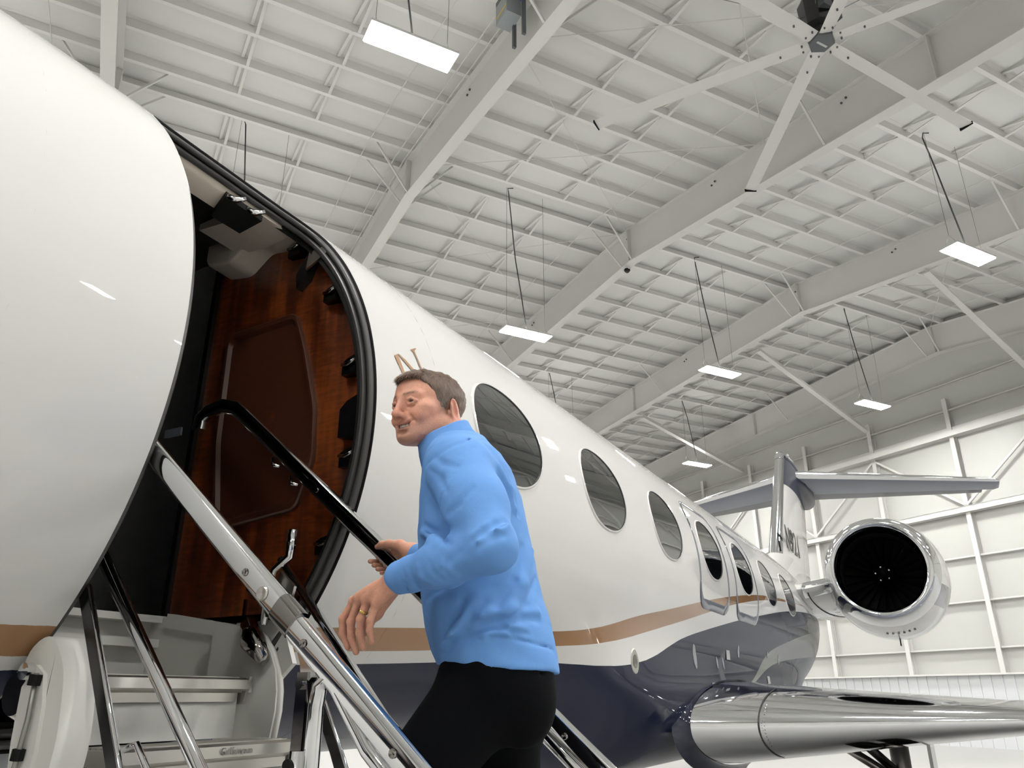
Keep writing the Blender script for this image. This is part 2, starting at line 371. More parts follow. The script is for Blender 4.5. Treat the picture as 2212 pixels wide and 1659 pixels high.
dc = empty('dome_camera', hp(13.55, 17.62, 12.84), 'small black dome camera under the second roof beam at its kink', 'camera', rz=HROT)
obj('base', MB().lathe([(0,.09),(-.04,.1),(-.05,.1),(-.05,0)], (0,0,0), (0,0,1), 16), 'blackm', dc)
obj('dome', MB().lathe([(-.05,.085),(-.09,.075),(-.12,.045),(-.13,0)], (0,0,0), (0,0,1), 16), 'black', dc, smooth=True)
obj('bracket', MB().box((-.03,-.12,-.03),(.03,-.09,.06)), 'steel', dc)
# ================================================================= THE JET (world axes: y runs aft, the cabin side faces +x; z here is above the eye)
JX, JZ, JR = -2.87, .942, 1.195
jet = empty('business_jet', (JX, 5.0, 0.0), 'white and navy twin-engine business jet with a bronze stripe and open cabin door', 'airplane')
def W(x, y, z): return (x, y, z+ZC)
def fus_w(y):
    if y < 1.2: return JR*math.sqrt(max(1e-4, 1-((1.2-y)/5.6)**1.75))
    if y < 11.3: return JR
    if y < 13.8: return JR-.03*(y-11.3)**2
    return max(.05, JR-.03*2.5**2-.15*(y-13.8))
def fus_zc(y):
    if y < 1.2: return JZ-.35*((1.2-y)/5.6)**2
    return JZ+.75*(JR-fus_w(y))
def fus(y, phi, off=0.):
    """point of the outer skin; phi in degrees above the horizontal on the left side"""
    r = fus_w(y); p = R_(phi)
    k = 1.0
    q = phi if phi <= 90 else 180-phi
    if q < -20:                                   # belly fairing round the wing roots
        wt = float(smoothstep(3.5, 5.4, y)*(1-smoothstep(10.2, 12.6, y)))*float(smoothstep(-20, -44, q))
        c_, s_ = abs(math.cos(p)), abs(math.sin(p)); rf = ((c_/1.19)**3.4+(s_/1.5)**3.4)**(-1/3.4)/JR
        k = 1+(rf-1)*wt
    return W(JX+(r*k+off)*math.cos(p), y, fus_zc(y)+(r*k+off)*math.sin(p))
# skin with a rounded door opening
DY0, DY1, DP0, DP1, DRAD = 1.235, 2.065, -66.0, 51.5, .17
PY0, PY1, PP0, PP1 = .80, 2.50, -86.0, 74.0
mb = MB()
def grid(ylist, plist, wrap=False):
    k = len(mb.v); n = len(plist)
    for y in ylist:
        for p in plist: mb.v.append(fus(y, p))
    for i in range(len(ylist)-1):
        for j in range(n-1): mb.f.append((k+i*n+j, k+i*n+j+1, k+(i+1)*n+j+1, k+(i+1)*n+j))
ph_full = list(np.arange(-90, 271, 3.))
grid(list(np.linspace(-4.38, PY0, 30)), ph_full)
grid(list(np.linspace(PY1, 20.4, 76)), ph_full)
grid(list(np.linspace(PY0, PY1, 14)), list(np.linspace(PP1, 270+PP0+90-0.0, 70)))
def door_outline(g=0., n=24, y0=DY0, y1=DY1, p0=DP0, p1=DP1, rad=DRAD):
    """closed rounded rectangle in (y, phi), grown by g metres"""
    a, b = R_(p0)*JR-g, R_(p1)*JR+g; c, d = y0-g, y1+g; r = rad+g; out = []
    for cy, cs, t0 in ((d-r, b-r, 0), (c+r, b-r, 90), (c+r, a+r, 180), (d-r, a+r, 270)):
        for t in np.linspace(t0, t0+90, n): out.append((cy+r*math.cos(R_(t)), cs+r*math.sin(R_(t))))
    # densify the straight runs so that they follow the curved skin
    o2 = []
    for i, p in enumerate(out):
        q = out[(i+1) % len(out)]; m = max(1, int(math.hypot(p[0]-q[0], p[1]-q[1])/.04))
        for s in range(m): o2.append((p[0]+(q[0]-p[0])*s/m, p[1]+(q[1]-p[1])*s/m))
    return [(y, math.degrees(s/JR)) for y, s in o2]
DO = door_outline()
cy, cp = (DY0+DY1)/2, (DP0+DP1)/2
rings = []
for t in np.linspace(0, 1, 9):
    ring = []
    for y, p in DO:
        # project the outline point from the centre to the border of the patch
        u, v = y-cy, p-cp
        s = min(((PY1-cy)/u if u > 0 else (PY0-cy)/u) if abs(u) > 1e-6 else 1e9, ((PP1-cp)/v if v > 0 else (PP0-cp)/v) if abs(v) > 1e-6 else 1e9)
        Y, P_ = cy+u*s, cp+v*s
        ring.append(fus(y+(Y-y)*t, p+(P_-p)*t))
    rings.append(ring)
mb.loft(rings, cap=False)
for Y, P_ in ((PY0, PP0), (PY0, PP1), (PY1, PP0), (PY1, PP1)):      # close the patch corners
    pass
# paint: navy belly, bronze stripe, by position along and around the hull
def hull_paint():
    m = bpy.data.materials.new('hull_paint'); m.use_nodes = True; nt = m.node_tree; L = nt.links.new; N = nt.nodes.new
    b = nt.nodes['Principled BSDF']
    geo = N('ShaderNodeNewGeometry'); sep = N('ShaderNodeSeparateXYZ'); L(geo.outputs['Position'], sep.inputs[0])
    def math_(op, a, c=None, v=None):
        n = N('ShaderNodeMath'); n.operation = op
        L(a, n.inputs[0]) if not isinstance(a, (int, float)) else setattr(n.inputs[0], 'default_value', a)
        if c is not None: L(c, n.inputs[1])
        elif v is not None: n.inputs[1].default_value = v
        return n.outputs[0]
    dz = math_('SUBTRACT', sep.outputs[2], v=JZ+ZC); dx = math_('SUBTRACT', sep.outputs[0], v=JX)
    dx = math_('ABSOLUTE', dx)
    ph = math_('ARCTAN2', dz, dx); ph = math_('MULTIPLY', ph, v=1/math.pi); ph = math_('ADD', ph, v=.5)      # -90..90 deg -> 0..1
    yn = math_('ADD', sep.outputs[1], v=6.); yn = math_('MULTIPLY', yn, v=1/30.)
    def curve(pts):
        c = N('ShaderNodeFloatCurve'); cu = c.mapping.curves[0]
        P = [(-6., pts[0][1])]+pts+[(24., pts[-1][1])]
        while len(cu.points) > 2: cu.points.remove(cu.points[1])
        for i, (y, p) in enumerate(P):
            x, v = (y+6)/30, p/180+.5
            if i == 0: q = cu.points[0]; q.location = (x, v)
            elif i == len(P)-1: q = cu.points[-1]; q.location = (x, v)
            else: q = cu.points.new(x, v)
            q.handle_type = 'AUTO'
        c.mapping.update(); L(yn, c.inputs['Value']); return c.outputs[0]
    blue = curve([(.7,-48.3),(1.3,-47.5),(2.09,-45),(2.84,-42.9),(4.13,-38.5),(5.01,-34.5),(6.17,-24.7),(8.38,-9),(10.95,3.3),(13,7),(16,3)])
    st = curve([(.7,-41.7),(1.3,-40.6),(2.14,-37.2),(2.78,-34.8),(3.94,-31),(5.14,-21.2),(7.52,-3.7),(9,3.2),(10.5,7),(12,9.5)])
    sb = curve([(.7,-46.2),(1.31,-45.2),(2.22,-41.8),(2.87,-39.7),(4.02,-34.5),(5.24,-26.1),(7.54,-6.9),(9,1.2),(10.5,6.3),(12,9.5)])
    f_blue = math_('LESS_THAN', ph, blue)
    f_st = math_('MULTIPLY', math_('LESS_THAN', ph, st), math_('GREATER_THAN', ph, sb))
    def mix(f, a, c):
        n = N('ShaderNodeMix'); n.data_type = 'RGBA'; L(f, n.inputs[0])
        L(a, n.inputs[6]) if not isinstance(a, tuple) else setattr(n.inputs[6], 'default_value', a)
        n.inputs[7].default_value = c; return n.outputs[2]
    col = mix(f_st, srgb('d6d5d2'), srgb('8a6747')); col = mix(f_blue, col, srgb('11172d'))
    # the pale grey wedge painted on the navy tail
    w1 = curve([(7.4,-40.),(9.5,-21),(11.5,-8),(13,-2)]); w2 = curve([(7.4,-40.),(9.5,-29),(11.5,-23),(13,-20)])
    f_w = math_('MULTIPLY', math_('LESS_THAN', ph, w1), math_('GREATER_THAN', ph, w2)); f_w = math_('MULTIPLY', f_w, math_('GREATER_THAN', sep.outputs[1], v=7.4))
    col = mix(f_w, col, srgb('7a7b78'))
    L(col, b.inputs['Base Color']); b.inputs['Roughness'].default_value = .6; b.inputs['Coat Weight'].default_value = 1.; b.inputs['Coat Roughness'].default_value = .015
    cw = math_('MULTIPLY', f_blue, v=-.6); L(math_('ADD', cw, v=1.), b.inputs['Coat Weight'])
    b.inputs['Specular IOR Level'].default_value = .05
    return m
M['hull'] = hull_paint()
fuselage = obj('fuselage', mb, 'hull', jet, smooth=True)
# ---- windows
WY0, WP, WPH, WA, WB = 3.10, 1.195, 10.67, .325, .25
def sell(t, a, b, e=2.15):
    c, s = math.cos(t), math.sin(t)
    return a*math.copysign(abs(c)**(2/e), c), b*math.copysign(abs(s)**(2/e), s)
for k in range(7):
    y0 = WY0+k*WP; wm = MB(); N_ = 56; rr = []
    for q in np.linspace(.02, 1, 7):
        rr.append([fus(y0+sell(t, WA*q, WB*q)[0], WPH+math.degrees(sell(t, WA*q, WB*q)[1]/JR), .002) for t in np.linspace(0, 2*math.pi, N_, endpoint=False)])
    wm.loft(rr, cap=False); wm.f.append(tuple(range(N_)))
    win = obj('cabin_window', wm, 'glass', jet, smooth=True)
    rm = MB(); rr = []
    for q, o in ((1.0, .002), (1.004, .007), (1.03, .008), (1.05, .0005)):
        rr.append([fus(y0+sell(t, WA*q, WB*q)[0], WPH+math.degrees(sell(t, WA*q, WB*q)[1]/JR), o) for t in np.linspace(0, 2*math.pi, N_, endpoint=False)])
    rm.loft(rr[:2], cap=False); obj('gasket', rm, 'gasket', win, smooth=True)
    rm = MB().loft(rr[1:], cap=False); obj('window_frame', rm, 'white', win, smooth=True)
# ---- emergency exit outlines around the fourth and fifth windows
for k in (3, 4):
    y0 = WY0+k*WP; rr = []
    for g, o in ((.0, .001), (.002, .004), (.035, .004), (.037, .001)):
        lo = math.degrees(-.44/JR)+WPH; hi = math.degrees(.36/JR)+WPH
        rr.append([fus(y, p, o) for y, p in door_outline(g, 8, y0-.43, y0+.43, lo-(2. if g > .01 else 0), hi, .12)])
    obj('exit_outline', MB().loft(rr, cap=False), 'greypaint', jet, smooth=True)
# ---- door seal: two rubber lips stacked inward on the jamb, and the dark jamb behind
def seal(name, prof, m):
    return obj(name, MB().loft([[fus(y, p, o) for y, p in door_outline(g)] for g, o in prof], cap=False), m, jet, smooth=50)
seal('door_edge_gap', ((0,-.0005),(-.003,-.004),(-.003,-.012),(.0,-.016)), 'blackm')
seal('door_seal', ((-.002,-.010),(-.016,-.011),(-.022,-.017),(-.022,-.026),(-.016,-.032),(-.002,-.034)), 'rubber')
seal('door_inner_seal', ((-.004,-.037),(-.020,-.038),(-.028,-.044),(-.028,-.055),(-.022,-.061),(-.006,-.063)), 'rubber')
seal('door_jamb', ((.002,-.004),(-.003,-.030),(-.004,-.064),(-.008,-.068),(-.008,-.085)), 'blackm')
# ---- cabin interior seen through the doorway
def arch(y, r, pa=-38., pb=180.+38, n=50): return [W(JX+r*math.cos(R_(p)), y, JZ+r*math.sin(R_(p))) for p in np.linspace(pa, pb, n)]
ZF = .27
lin = MB()
a1 = [W(JX+1.06*math.cos(R_(p)), 0, JZ+1.06*math.sin(R_(p))) for p in np.linspace(64, 250, 50)]
lin.loft([[(x, y, z) for x, _, z in a1] for y in (-1.2, 2.24)], cap=False, closed=False)
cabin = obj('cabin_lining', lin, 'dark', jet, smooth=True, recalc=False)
lin = MB()
for pa, pb, ya, yb in ((-34, 64, -1.2, 1.12), ):
    aa = [W(JX+1.06*math.cos(R_(p)), 0, JZ+1.06*math.sin(R_(p))) for p in np.linspace(pa, pb, 30)]
    lin.loft([[(x, y, z) for x, _, z in aa] for y in (ya, yb)], cap=False, closed=False)
lin.add([W(-4, -1.2, -.3), W(-1.7, -1.2, -.3), W(-1.7, -1.2, 2.2), W(-4, -1.2, 2.2)], [(0,1,2,3)])
lin.add([W(-4, 1.1, 0), W(-1.75, 1.1, 0), W(-1.75, 1.1, 2.2), W(-4, 1.1, 2.2)], [])
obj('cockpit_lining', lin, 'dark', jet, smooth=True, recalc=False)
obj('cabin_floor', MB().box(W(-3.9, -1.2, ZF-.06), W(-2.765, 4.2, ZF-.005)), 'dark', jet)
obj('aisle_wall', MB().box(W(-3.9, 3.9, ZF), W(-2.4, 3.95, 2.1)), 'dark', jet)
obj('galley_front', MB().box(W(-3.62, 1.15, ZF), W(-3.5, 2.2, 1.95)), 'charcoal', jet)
# aft bulkhead veneered in wood
def wood():
    m = bpy.data.materials.new('walnut_veneer'); m.use_nodes = True; nt = m.node_tree; L = nt.links.new; N = nt.nodes.new
    b = nt.nodes['Principled BSDF']; tc = N('ShaderNodeTexCoord')
    mp = N('ShaderNodeMapping'); mp.inputs['Scale'].default_value = (9, 1, .8); L(tc.outputs['Object'], mp.inputs[0])
    n1 = N('ShaderNodeTexNoise'); n1.inputs['Scale'].default_value = 2.2; n1.inputs['Detail'].default_value = 5; L(mp.outputs[0], n1.inputs['Vector'])
    mp2 = N('ShaderNodeMapping'); mp2.inputs['Scale'].default_value = (2.5, 1, 14); L(tc.outputs['Object'], mp2.inputs[0])
    n2 = N('ShaderNodeTexNoise'); n2.inputs['Scale'].default_value = 6; n2.inputs['Detail'].default_value = 6; L(mp2.outputs[0], n2.inputs['Vector'])
    mx = N('ShaderNodeMath'); mx.operation = 'MULTIPLY_ADD'; L(n2.outputs['Fac'], mx.inputs[0]); mx.inputs[1].default_value = .45; L(n1.outputs['Fac'], mx.inputs[2])
    cr = N('ShaderNodeValToRGB'); e = cr.color_ramp.elements; e[0].position = .45; e[0].color = srgb('2a1208'); e[1].position = .95; e[1].color = srgb('86431b')
    q = cr.color_ramp.elements.new(.7); q.color = srgb('55270f')
    L(mx.outputs[0], cr.inputs[0]); L(cr.outputs[0], b.inputs['Base Color']); b.inputs['Roughness'].default_value = .35; b.inputs['Coat Weight'].default_value = .5; b.inputs['Coat Roughness'].default_value = .12
    return m
M['wood'] = wood()
M['leather'] = mat('brown_leather_panel', '432416', .38, var=.06, vscale=30, bump=.05, bscale=300, spec=.5)
YB = 2.115
pts = [(x, z) for x, z in [(-2.675, ZF)]+[(JX+1.135*math.cos(R_(p)), JZ+1.135*math.sin(R_(p))) for p in np.linspace(-36, 80, 40)]]
mb = MB().prism([W(x, YB, z) for x, z in pts], (0, .04, 0)); bulk = obj('wood_bulkhead', mb, 'wood', jet)
def rpoly(P, r, n=7):
    out = []
    for i in range(len(P)):
        a, b, c = map(np.array, (P[i-1], P[i], P[(i+1) % len(P)])); u = (a-b)/np.linalg.norm(a-b); v = (c-b)/np.linalg.norm(c-b)
        for t in np.linspace(0, 1, n): p0 = b+u*r; p1 = b+v*r; out.append(tuple((1-t)**2*p0+2*t*(1-t)*b+t*t*p1))
    return out
PP = rpoly([(x*YB/2.2, z*YB/2.2) for x, z in ((-2.655,1.52),(-2.245,1.54),(-2.165,1.34),(-2.085,1.08),(-2.065,.86),(-2.13,.665),(-2.57,.62),(-2.64,1.0))], .035)
def inset(poly, s, y): c = np.mean(np.array(poly), 0); return [W(*( (c+(np.array(p)-c)*s)[0], y, (c+(np.array(p)-c)*s)[1])) for p in poly]
rr = [inset(PP, 1.0, YB), inset(PP, 1.0, YB-.016), inset(PP, .985, YB-.022), inset(PP, .94, YB-.022), inset(PP, .90, YB-.008), inset(PP, .6, YB-.007), inset(PP, .05, YB-.007)]
mb = MB().loft(rr, cap=False); obj('leather_inset_panel', mb, 'leather', bulk, smooth=35)
obj('edge_trim', MB().box(W(-2.69, YB-.02, ZF), W(-2.665, YB+.04, 2.06)), 'black', bulk)
# white kick panel under the wood, the sill and the step well
kp = [(-2.74, .05), (-2.74, .275), (-2.60, .285), (-2.14, .215), (-2.06, .15), (-2.06, .05)]
obj('kick_panel', MB().prism([W(x, 2.085, z) for x, z in kp], (0, .03, 0)), 'whitein', jet)
obj('kick_panel_cap', MB().prism([W(x, 2.072, z) for x, z in ((-2.62,.24),(-2.62,.292),(-2.16,.222),(-2.16,.175))], (0, .05, 0)), 'whitein', jet)
obj('well_riser', MB().box(W(-2.76, 1.26, .04), W(-2.72, 2.1, ZF)), 'whitein', jet)
obj('well_ledge', MB().box(W(-2.74, 1.26, .17), W(-2.66, 2.1, .20)).box(W(-2.76, 1.26, ZF-.01), W(-2.66, 2.1, ZF+.015)), 'whitein', jet)
obj('sill_floor', MB().box(W(-2.74, 1.24, .01), W(-2.08, 2.12, .045)), 'whitein', jet)
# headliner over the doorway and its moulded corner
hl = MB().loft([[W(x, y, z) for x, z in ((-2.155,1.815),(-2.165,1.795),(-2.235,1.765),(-2.25,1.785),(-2.25,1.90),(-2.15,1.85))] for y in (1.22, 1.80)])
obj('headliner', hl, 'beige', jet, smooth=50)
cm = rpoly([(-2.62,2.02),(-2.625,1.77),(-2.47,1.745),(-2.36,1.83),(-2.13,1.80),(-2.15,1.88),(-2.3,1.99)], .03, 5)
hl = MB().loft([[W(x, y, z+dz) for x, z in cm] for y, dz in ((1.985,.012),(1.99,.004),(2.0,0),(2.12,-.005))])
obj('corner_moulding', hl, 'beige', jet, smooth=50)
hl = MB().loft([[W(x, y, z) for x, z in ((-2.155,1.805),(-2.3,1.79),(-2.46,1.80),(-2.46,1.83),(-2.15,1.85))] for y in (1.80, 2.02)])
obj('corner_soffit', hl, 'beige', jet, smooth=50)
obj('vestibule_ceiling', MB().box(W(-3.5, -.5, 1.87), W(-2.30, 2.10, 1.91)), 'charcoal', jet)
obj('vestibule_speaker_ring', MB().lathe([(0,.12),(-.012,.125),(-.012,.14),(0,.145)], W(-2.62, 1.72, 1.87), (0,0,1), 32), 'blackm', jet)
obj('aisle_glint', MB().lathe([(-.035,0),(-.03,.008),(0,.012),(.03,.008),(.035,0)], W(-2.80,2.10,.93), (.9,-.2,-.25), 12), mat('glint_glow','ffffff',.3,emit='fff4e0',estr=3.,var=.01), jet, smooth=True)  # glowing bead added to stand in for a bright reflection by the aisle
obj('aisle_placard', MB().box(W(-2.86,2.10,1.04), W(-2.76,2.11,1.075)), 'greypaint', jet)
# black latch box in the header and the latch fittings along the rear jamb
mb = MB().prism([W(-2.15,1.66,1.80), W(-2.15,1.85,1.80), W(-2.235,1.82,1.752), W(-2.24,1.68,1.752)], (0,0,-.025)); obj('header_latch', mb, 'blackm', jet)
for yy in (1.70, 1.80):
    obj('header_latch_pin', MB().tube([W(-2.155,yy-.03,1.785), W(-2.135,yy,1.78), W(-2.125,yy+.03,1.80)], .012, 8), 'chrome', jet, smooth=True)
for x, z, sx, sz in ((-2.156,1.752,.040,.035),(-1.931,1.483,.038,.036),(-1.80,1.145,.040,.040),(-1.785,.935,.048,.085),(-1.775,.785,.042,.040),(-1.85,.48,.040,.036)):
    x, z = x*2.085/2.05, z*2.085/2.05
    mb = MB().prism([W(x-sx,2.085,z-sz*.8), W(x+sx,2.07,z-sz), W(x+sx,2.07,z+sz), W(x-sx*.3,2.08,z+sz*.8), W(x-sx,2.085,z+sz*.5)], (0,.05,0))
    lt = obj('jamb_fitting', mb, 'black', jet, smooth=30)
    if sz < .08: obj('roller', MB().tube([W(x-sx*.9,2.08,z+sz*.25), W(x,2.07,z+sz*.05), W(x+sx*.9,2.065,z+sz*.3)], .008, 8), 'chromed', lt, smooth=True)
mb = MB().prism([W(-2.115,2.075,1.72), W(-2.165,2.08,1.65), W(-2.155,2.08,1.58), W(-2.105,2.075,1.62), W(-2.065,2.07,1.72)], (0,.05,0)); ub = obj('upper_lock_bracket', mb, 'black', jet)
mb = MB().prism([W(-2.085,2.06,1.725), W(-1.985,2.045,1.72), W(-1.975,2.045,1.685), W(-2.095,2.06,1.645)], (0,.01,0)); obj('lock_flap', mb, 'brushed', ub)
# door drive at the lower rear corner
dd = obj('door_actuator', MB().tube([W(-2.13,2.03,.36), W(-2.05,2.0,.33), W(-1.99,2.0,.26)], .035, 12), 'black', jet, smooth=True)
obj('actuator_lever', MB().tube([W(-1.93,1.98,.53), W(-1.935,1.98,.44), W(-2.0,1.98,.40), W(-2.015,1.98,.33), W(-2.02,1.98,.22)], [.018,.016,.012,.012,.012], 10), 'chrome', dd, smooth=True)
obj('actuator_plate', MB().prism([W(-1.99,2.0,.40), W(-1.90,1.98,.34), W(-1.93,1.99,.25), W(-2.02,2.01,.31)], (0,.012,0)), 'brushed', dd)
obj('actuator_bracket', MB().box(W(-2.20,2.04,.18), W(-2.08,2.06,.19)).box(W(-2.20,2.05,.18), W(-2.19,2.06,.32)), 'chromed', dd)
obj('hinge_motor', MB().tube([W(-2.14,2.03,.23), W(-2.08,2.0,.17), W(-2.0,1.98,.11)], [.03,.042,.02], 12), 'chromed', dd, smooth=True)
obj('hinge_fairing', MB().prism([W(-2.16,2.06,.24), W(-2.0,2.04,.25), W(-1.93,2.04,.10), W(-2.05,2.05,0.)], (0,.02,0)), 'whitein', dd)
# silver initial painted ahead of the first window
def conf(poly, name, m, par, off=.003):
    """flat lettering that follows the hull: polygon in (y, arc metres)"""
    import bmesh
    bm = bmesh.new(); vs_ = [bm.verts.new((p[0], p[1], 0)) for p in poly]; bm.faces.new(vs_); bmesh.ops.triangulate(bm, faces=bm.faces)
    bmesh.ops.subdivide_edges(bm, edges=bm.edges, cuts=3, use_grid_fill=True); me = MB()
    bm.verts.index_update(); me.v = [fus(v.co.x, math.degrees(v.co.y/JR), off) for v in bm.verts]; me.f = [tuple(v.index for v in f.verts) for f in bm.faces]; bm.free()
    return obj(name, me, m, par, recalc=False)
def NN(u, v): return (2.20+u*.15-(v-1)*.17*.47, .290+u*.094+(v-1)*.17*.88)
for i, pl in enumerate(([(0,0),(.05,0),(.11,.98),(-.06,1.0),(-.06,.97),(.03,.93)],
            [(-.06,1.0),(.12,.98),(.30,.72),(.62,.24),(.82,0.),(.86,.02),(.62,.42),(.34,.82),(.16,1.0)],
            [(.82,0),(.88,0),(.98,.95),(1.12,.98),(1.12,1.01),(.82,1.01),(.82,.98),(.91,.95)])):
    conf([NN(u, v) for u, v in pl], 'painted_letter', 'bronze', fuselage, .002+.0006*i)
# static ports, drain masts and stencils on the navy flank
def disc(y, phi, r, m, name, h=.006, ry=None):
    q = [fus(y+r*math.cos(t), phi+math.degrees((ry or r)*math.sin(t)/JR), h) for t in np.linspace(0, 2*math.pi, 20, endpoint=False)]
    b = [fus(y+1.08*r*math.cos(t), phi+math.degrees(1.08*(ry or r)*math.sin(t)/JR), -.002) for t in np.linspace(0, 2*math.pi, 20, endpoint=False)]
    return obj(name, MB().loft([b, q]), m, jet)
dp = disc(4.93, -34.3, .055, 'brushed', 'fuel_port'); disc(4.93, -34.3, .03, 'chromed', 'fuel_port_lock', .009)
for y, p, r in ((6.25,-31,.07),(7.7,-27,.05),(9.6,-27,.05),(9.0,-26,.03),(6.9,-32,.035),(7.1,-32,.035)): disc(y, p, r*.6, 'greypaint', 'access_port', .005, r)
for y, p in ((6.7,-39),(8.9,-36),(7.3,-29)): obj('service_placard', MB().loft([[fus(y+i, p+j, .004) for i, j in ((-.06,-1.6),(.06,-1.6),(.06,1.6),(-.06,1.6))], [fus(y+i, p+j, .006) for i, j in ((-.06,-1.6),(.06,-1.6),(.06,1.6),(-.06,1.6))]]), 'silverletter', jet)
# ---- wing: polished leading edge and painted box
def airfoil(c, t, n=18, x0=0., x1=1., sharp=.3):
    xs = x0+(x1-x0)*(1-np.cos(np.linspace(0, math.pi/2, n)))
    yt = lambda x: 5*t*(.2969*np.sqrt(x)-.1260*x-.3516*x**2+.2843*x**3-.1015*x**4)
    return [(x*c, yt(x)) for x in xs]
def wing_sec(xs, yle, c, zc, t, x0, x1, n=18):
    up = airfoil(c, t, n, x0, x1); return [W(xs, yle+x, zc+z) for x, z in reversed(up)]+[W(xs, yle+x, zc-z) for x, z in (up[1:] if x0 == 0 else up)]
WS = [(-1.95, 5.75, 5.9, -.2, .66), (-1.75, 5.87, 5.7, -.2, .65), (-1.55, 5.98, 5.5, -.2, .61), (-1.0, 6.33, 5.1, -.193, .51), (-.4, 6.70, 4.8, -.182, .40), (.35, 7.17, 4.4, -.17, .275), (1.3, 7.8, 4.0, -.15, .23), (3.5, 9.2, 3.2, -.06, .19), (7.5, 11.7, 2.2, .12, .14), (11.2, 14.0, 1.4, .3, .09)]
mb = MB().loft([wing_sec(*s, 0, .16) for s in WS[1:]], cap=False, closed=False)
wing = obj('wing', MB().loft([wing_sec(*s, .155, 1.0, 12) for s in WS]), 'greypaint', jet, smooth=35)
le = obj('leading_edge', mb, 'chrome', wing, smooth=True)
# seam with rivets across the polished edge
sx = -1.33; tt = (sx+1.55)/.55; S = [a+(b-a)*tt for a, b in zip(WS[2], WS[3])]; S[4] += .006; S[1] -= .004
S2 = list(S); S2[0] += .012
obj('edge_seam', MB().loft([wing_sec(*S, 0, .15), wing_sec(*S2, 0, .15)], cap=False, closed=False), 'gasket', le)
for i, dx in enumerate((-.035, .045)):
    S3 = list(S); S3[0] = sx+dx; rv = MB()
    for p in wing_sec(*S3, 0, .06, 10)[3:-3]: obj('rivet', MB().lathe([(0,.004),(-.003,.003),(-.004,0)], np.array(p), (0,1,.0), 6), 'chromed', le)
# root fillet
rr = []
for k in (0, .25, .5, .75, 1.0):
    rr.append(wing_sec(-1.745-.10*k, 5.865-.12*k**2.2, 5.8, -.2, .665+.16*k**2.2, 0, .35, 16))
obj('wing_fillet', MB().loft(rr, cap=False, closed=False), 'navy', jet, smooth=True)
# main gear leg and door under the wing
gear = obj('landing_gear', MB().tube([W(-.67, 9.3, -.25), W(-.67, 9.3, -1.25)], .09, 16), 'brushed', jet, smooth=True)
obj('drag_brace', MB().tube([W(-.67, 9.3, -.75), W(-1.0, 8.8, -.35)], .045, 10), 'black', gear, smooth=True)
obj('side_brace', MB().tube([W(-.67, 9.3, -.8), W(-1.3, 9.3, -.4)], .045, 10), 'chromed', gear, smooth=True)
obj('gear_door', MB().box(W(-.40, 8.9, -1.05), W(-.37, 9.8, -.25)), 'white', gear)
for s in (-.16, .16):
    ty = obj('tyre', MB().lathe([(-.11,.2),(-.12,.3),(-.10,.42),(-.05,.45),(.05,.45),(.10,.42),(.12,.3),(.11,.2)], W(-.67+s, 9.3, -1.25), (1,0,0), 32, cap=True), 'blackm', gear, smooth=True)
    obj('wheel_rim', MB().lathe([(-.125,0),(-.125,.1),(-.115,.2),(.115,.2),(.125,.1),(.125,0)], W(-.67+s, 9.3, -1.25), (1,0,0), 24), 'brushed', ty, smooth=40)
ng = obj('nose_gear', MB().tube([W(JX, -1.6, -.1), W(JX, -1.6, -1.4)], .06, 12), 'brushed', jet, smooth=True)
for s in (-.13, .13): obj('tyre', MB().lathe([(-.07,.12),(-.08,.2),(-.06,.28),(0,.30),(.06,.28),(.08,.2),(.07,.12)], W(JX+s, -1.6, -1.4), (1,0,0), 28, cap=True), 'blackm', ng, smooth=True)
# ---- engines
def nacelle_paint(zc):
    m = bpy.data.materials.new('nacelle_paint'); m.use_nodes = True; nt = m.node_tree; L = nt.links.new; N = nt.nodes.new; b = nt.nodes['Principled BSDF']
    geo = N('ShaderNodeNewGeometry'); sep = N('ShaderNodeSeparateXYZ'); L(geo.outputs['Position'], sep.inputs[0])
    a = N('ShaderNodeMath'); a.operation = 'LESS_THAN'; L(sep.outputs[2], a.inputs[0]); a.inputs[1].default_value = zc-.20
    c = N('ShaderNodeMath'); c.operation = 'GREATER_THAN'; L(sep.outputs[2], c.inputs[0]); c.inputs[1].default_value = zc-.46
    d = N('ShaderNodeMath'); d.operation = 'MULTIPLY'; L(a.outputs[0], d.inputs[0]); L(c.outputs[0], d.inputs[1])
    mx = N('ShaderNodeMix'); mx.data_type = 'RGBA'; mx.inputs[6].default_value = srgb('e6e4de'); mx.inputs[7].default_value = srgb('2a2e48'); L(d.outputs[0], mx.inputs[0]); L(mx.outputs[2], b.inputs['Base Color'])
    b.inputs['Roughness'].default_value = .3; b.inputs['Coat Weight'].default_value = 1.; b.inputs['Coat Roughness'].default_value = .02
    return m
EZ = 1.555; M['nacelle'] = nacelle_paint(EZ+ZC)
fanblade = MB()
secs = []
for r_, ch, tw in ((.165,.09,20),(.30,.11,38),(.43,.14,52),(.53,.16,62)):
    c_, s_ = math.cos(R_(tw)), math.sin(R_(tw)); th = .012
    secs.append([(a*s_+b*c_, a*c_-b*s_, r_) for a, b in ((-ch/2,0),(0,th),(ch/2,0),(0,-th))])
fanblade.loft(secs); fbm = mesh_of(fanblade, 'fan_blade', smooth=50); fbm.materials.append(M['blackm'])
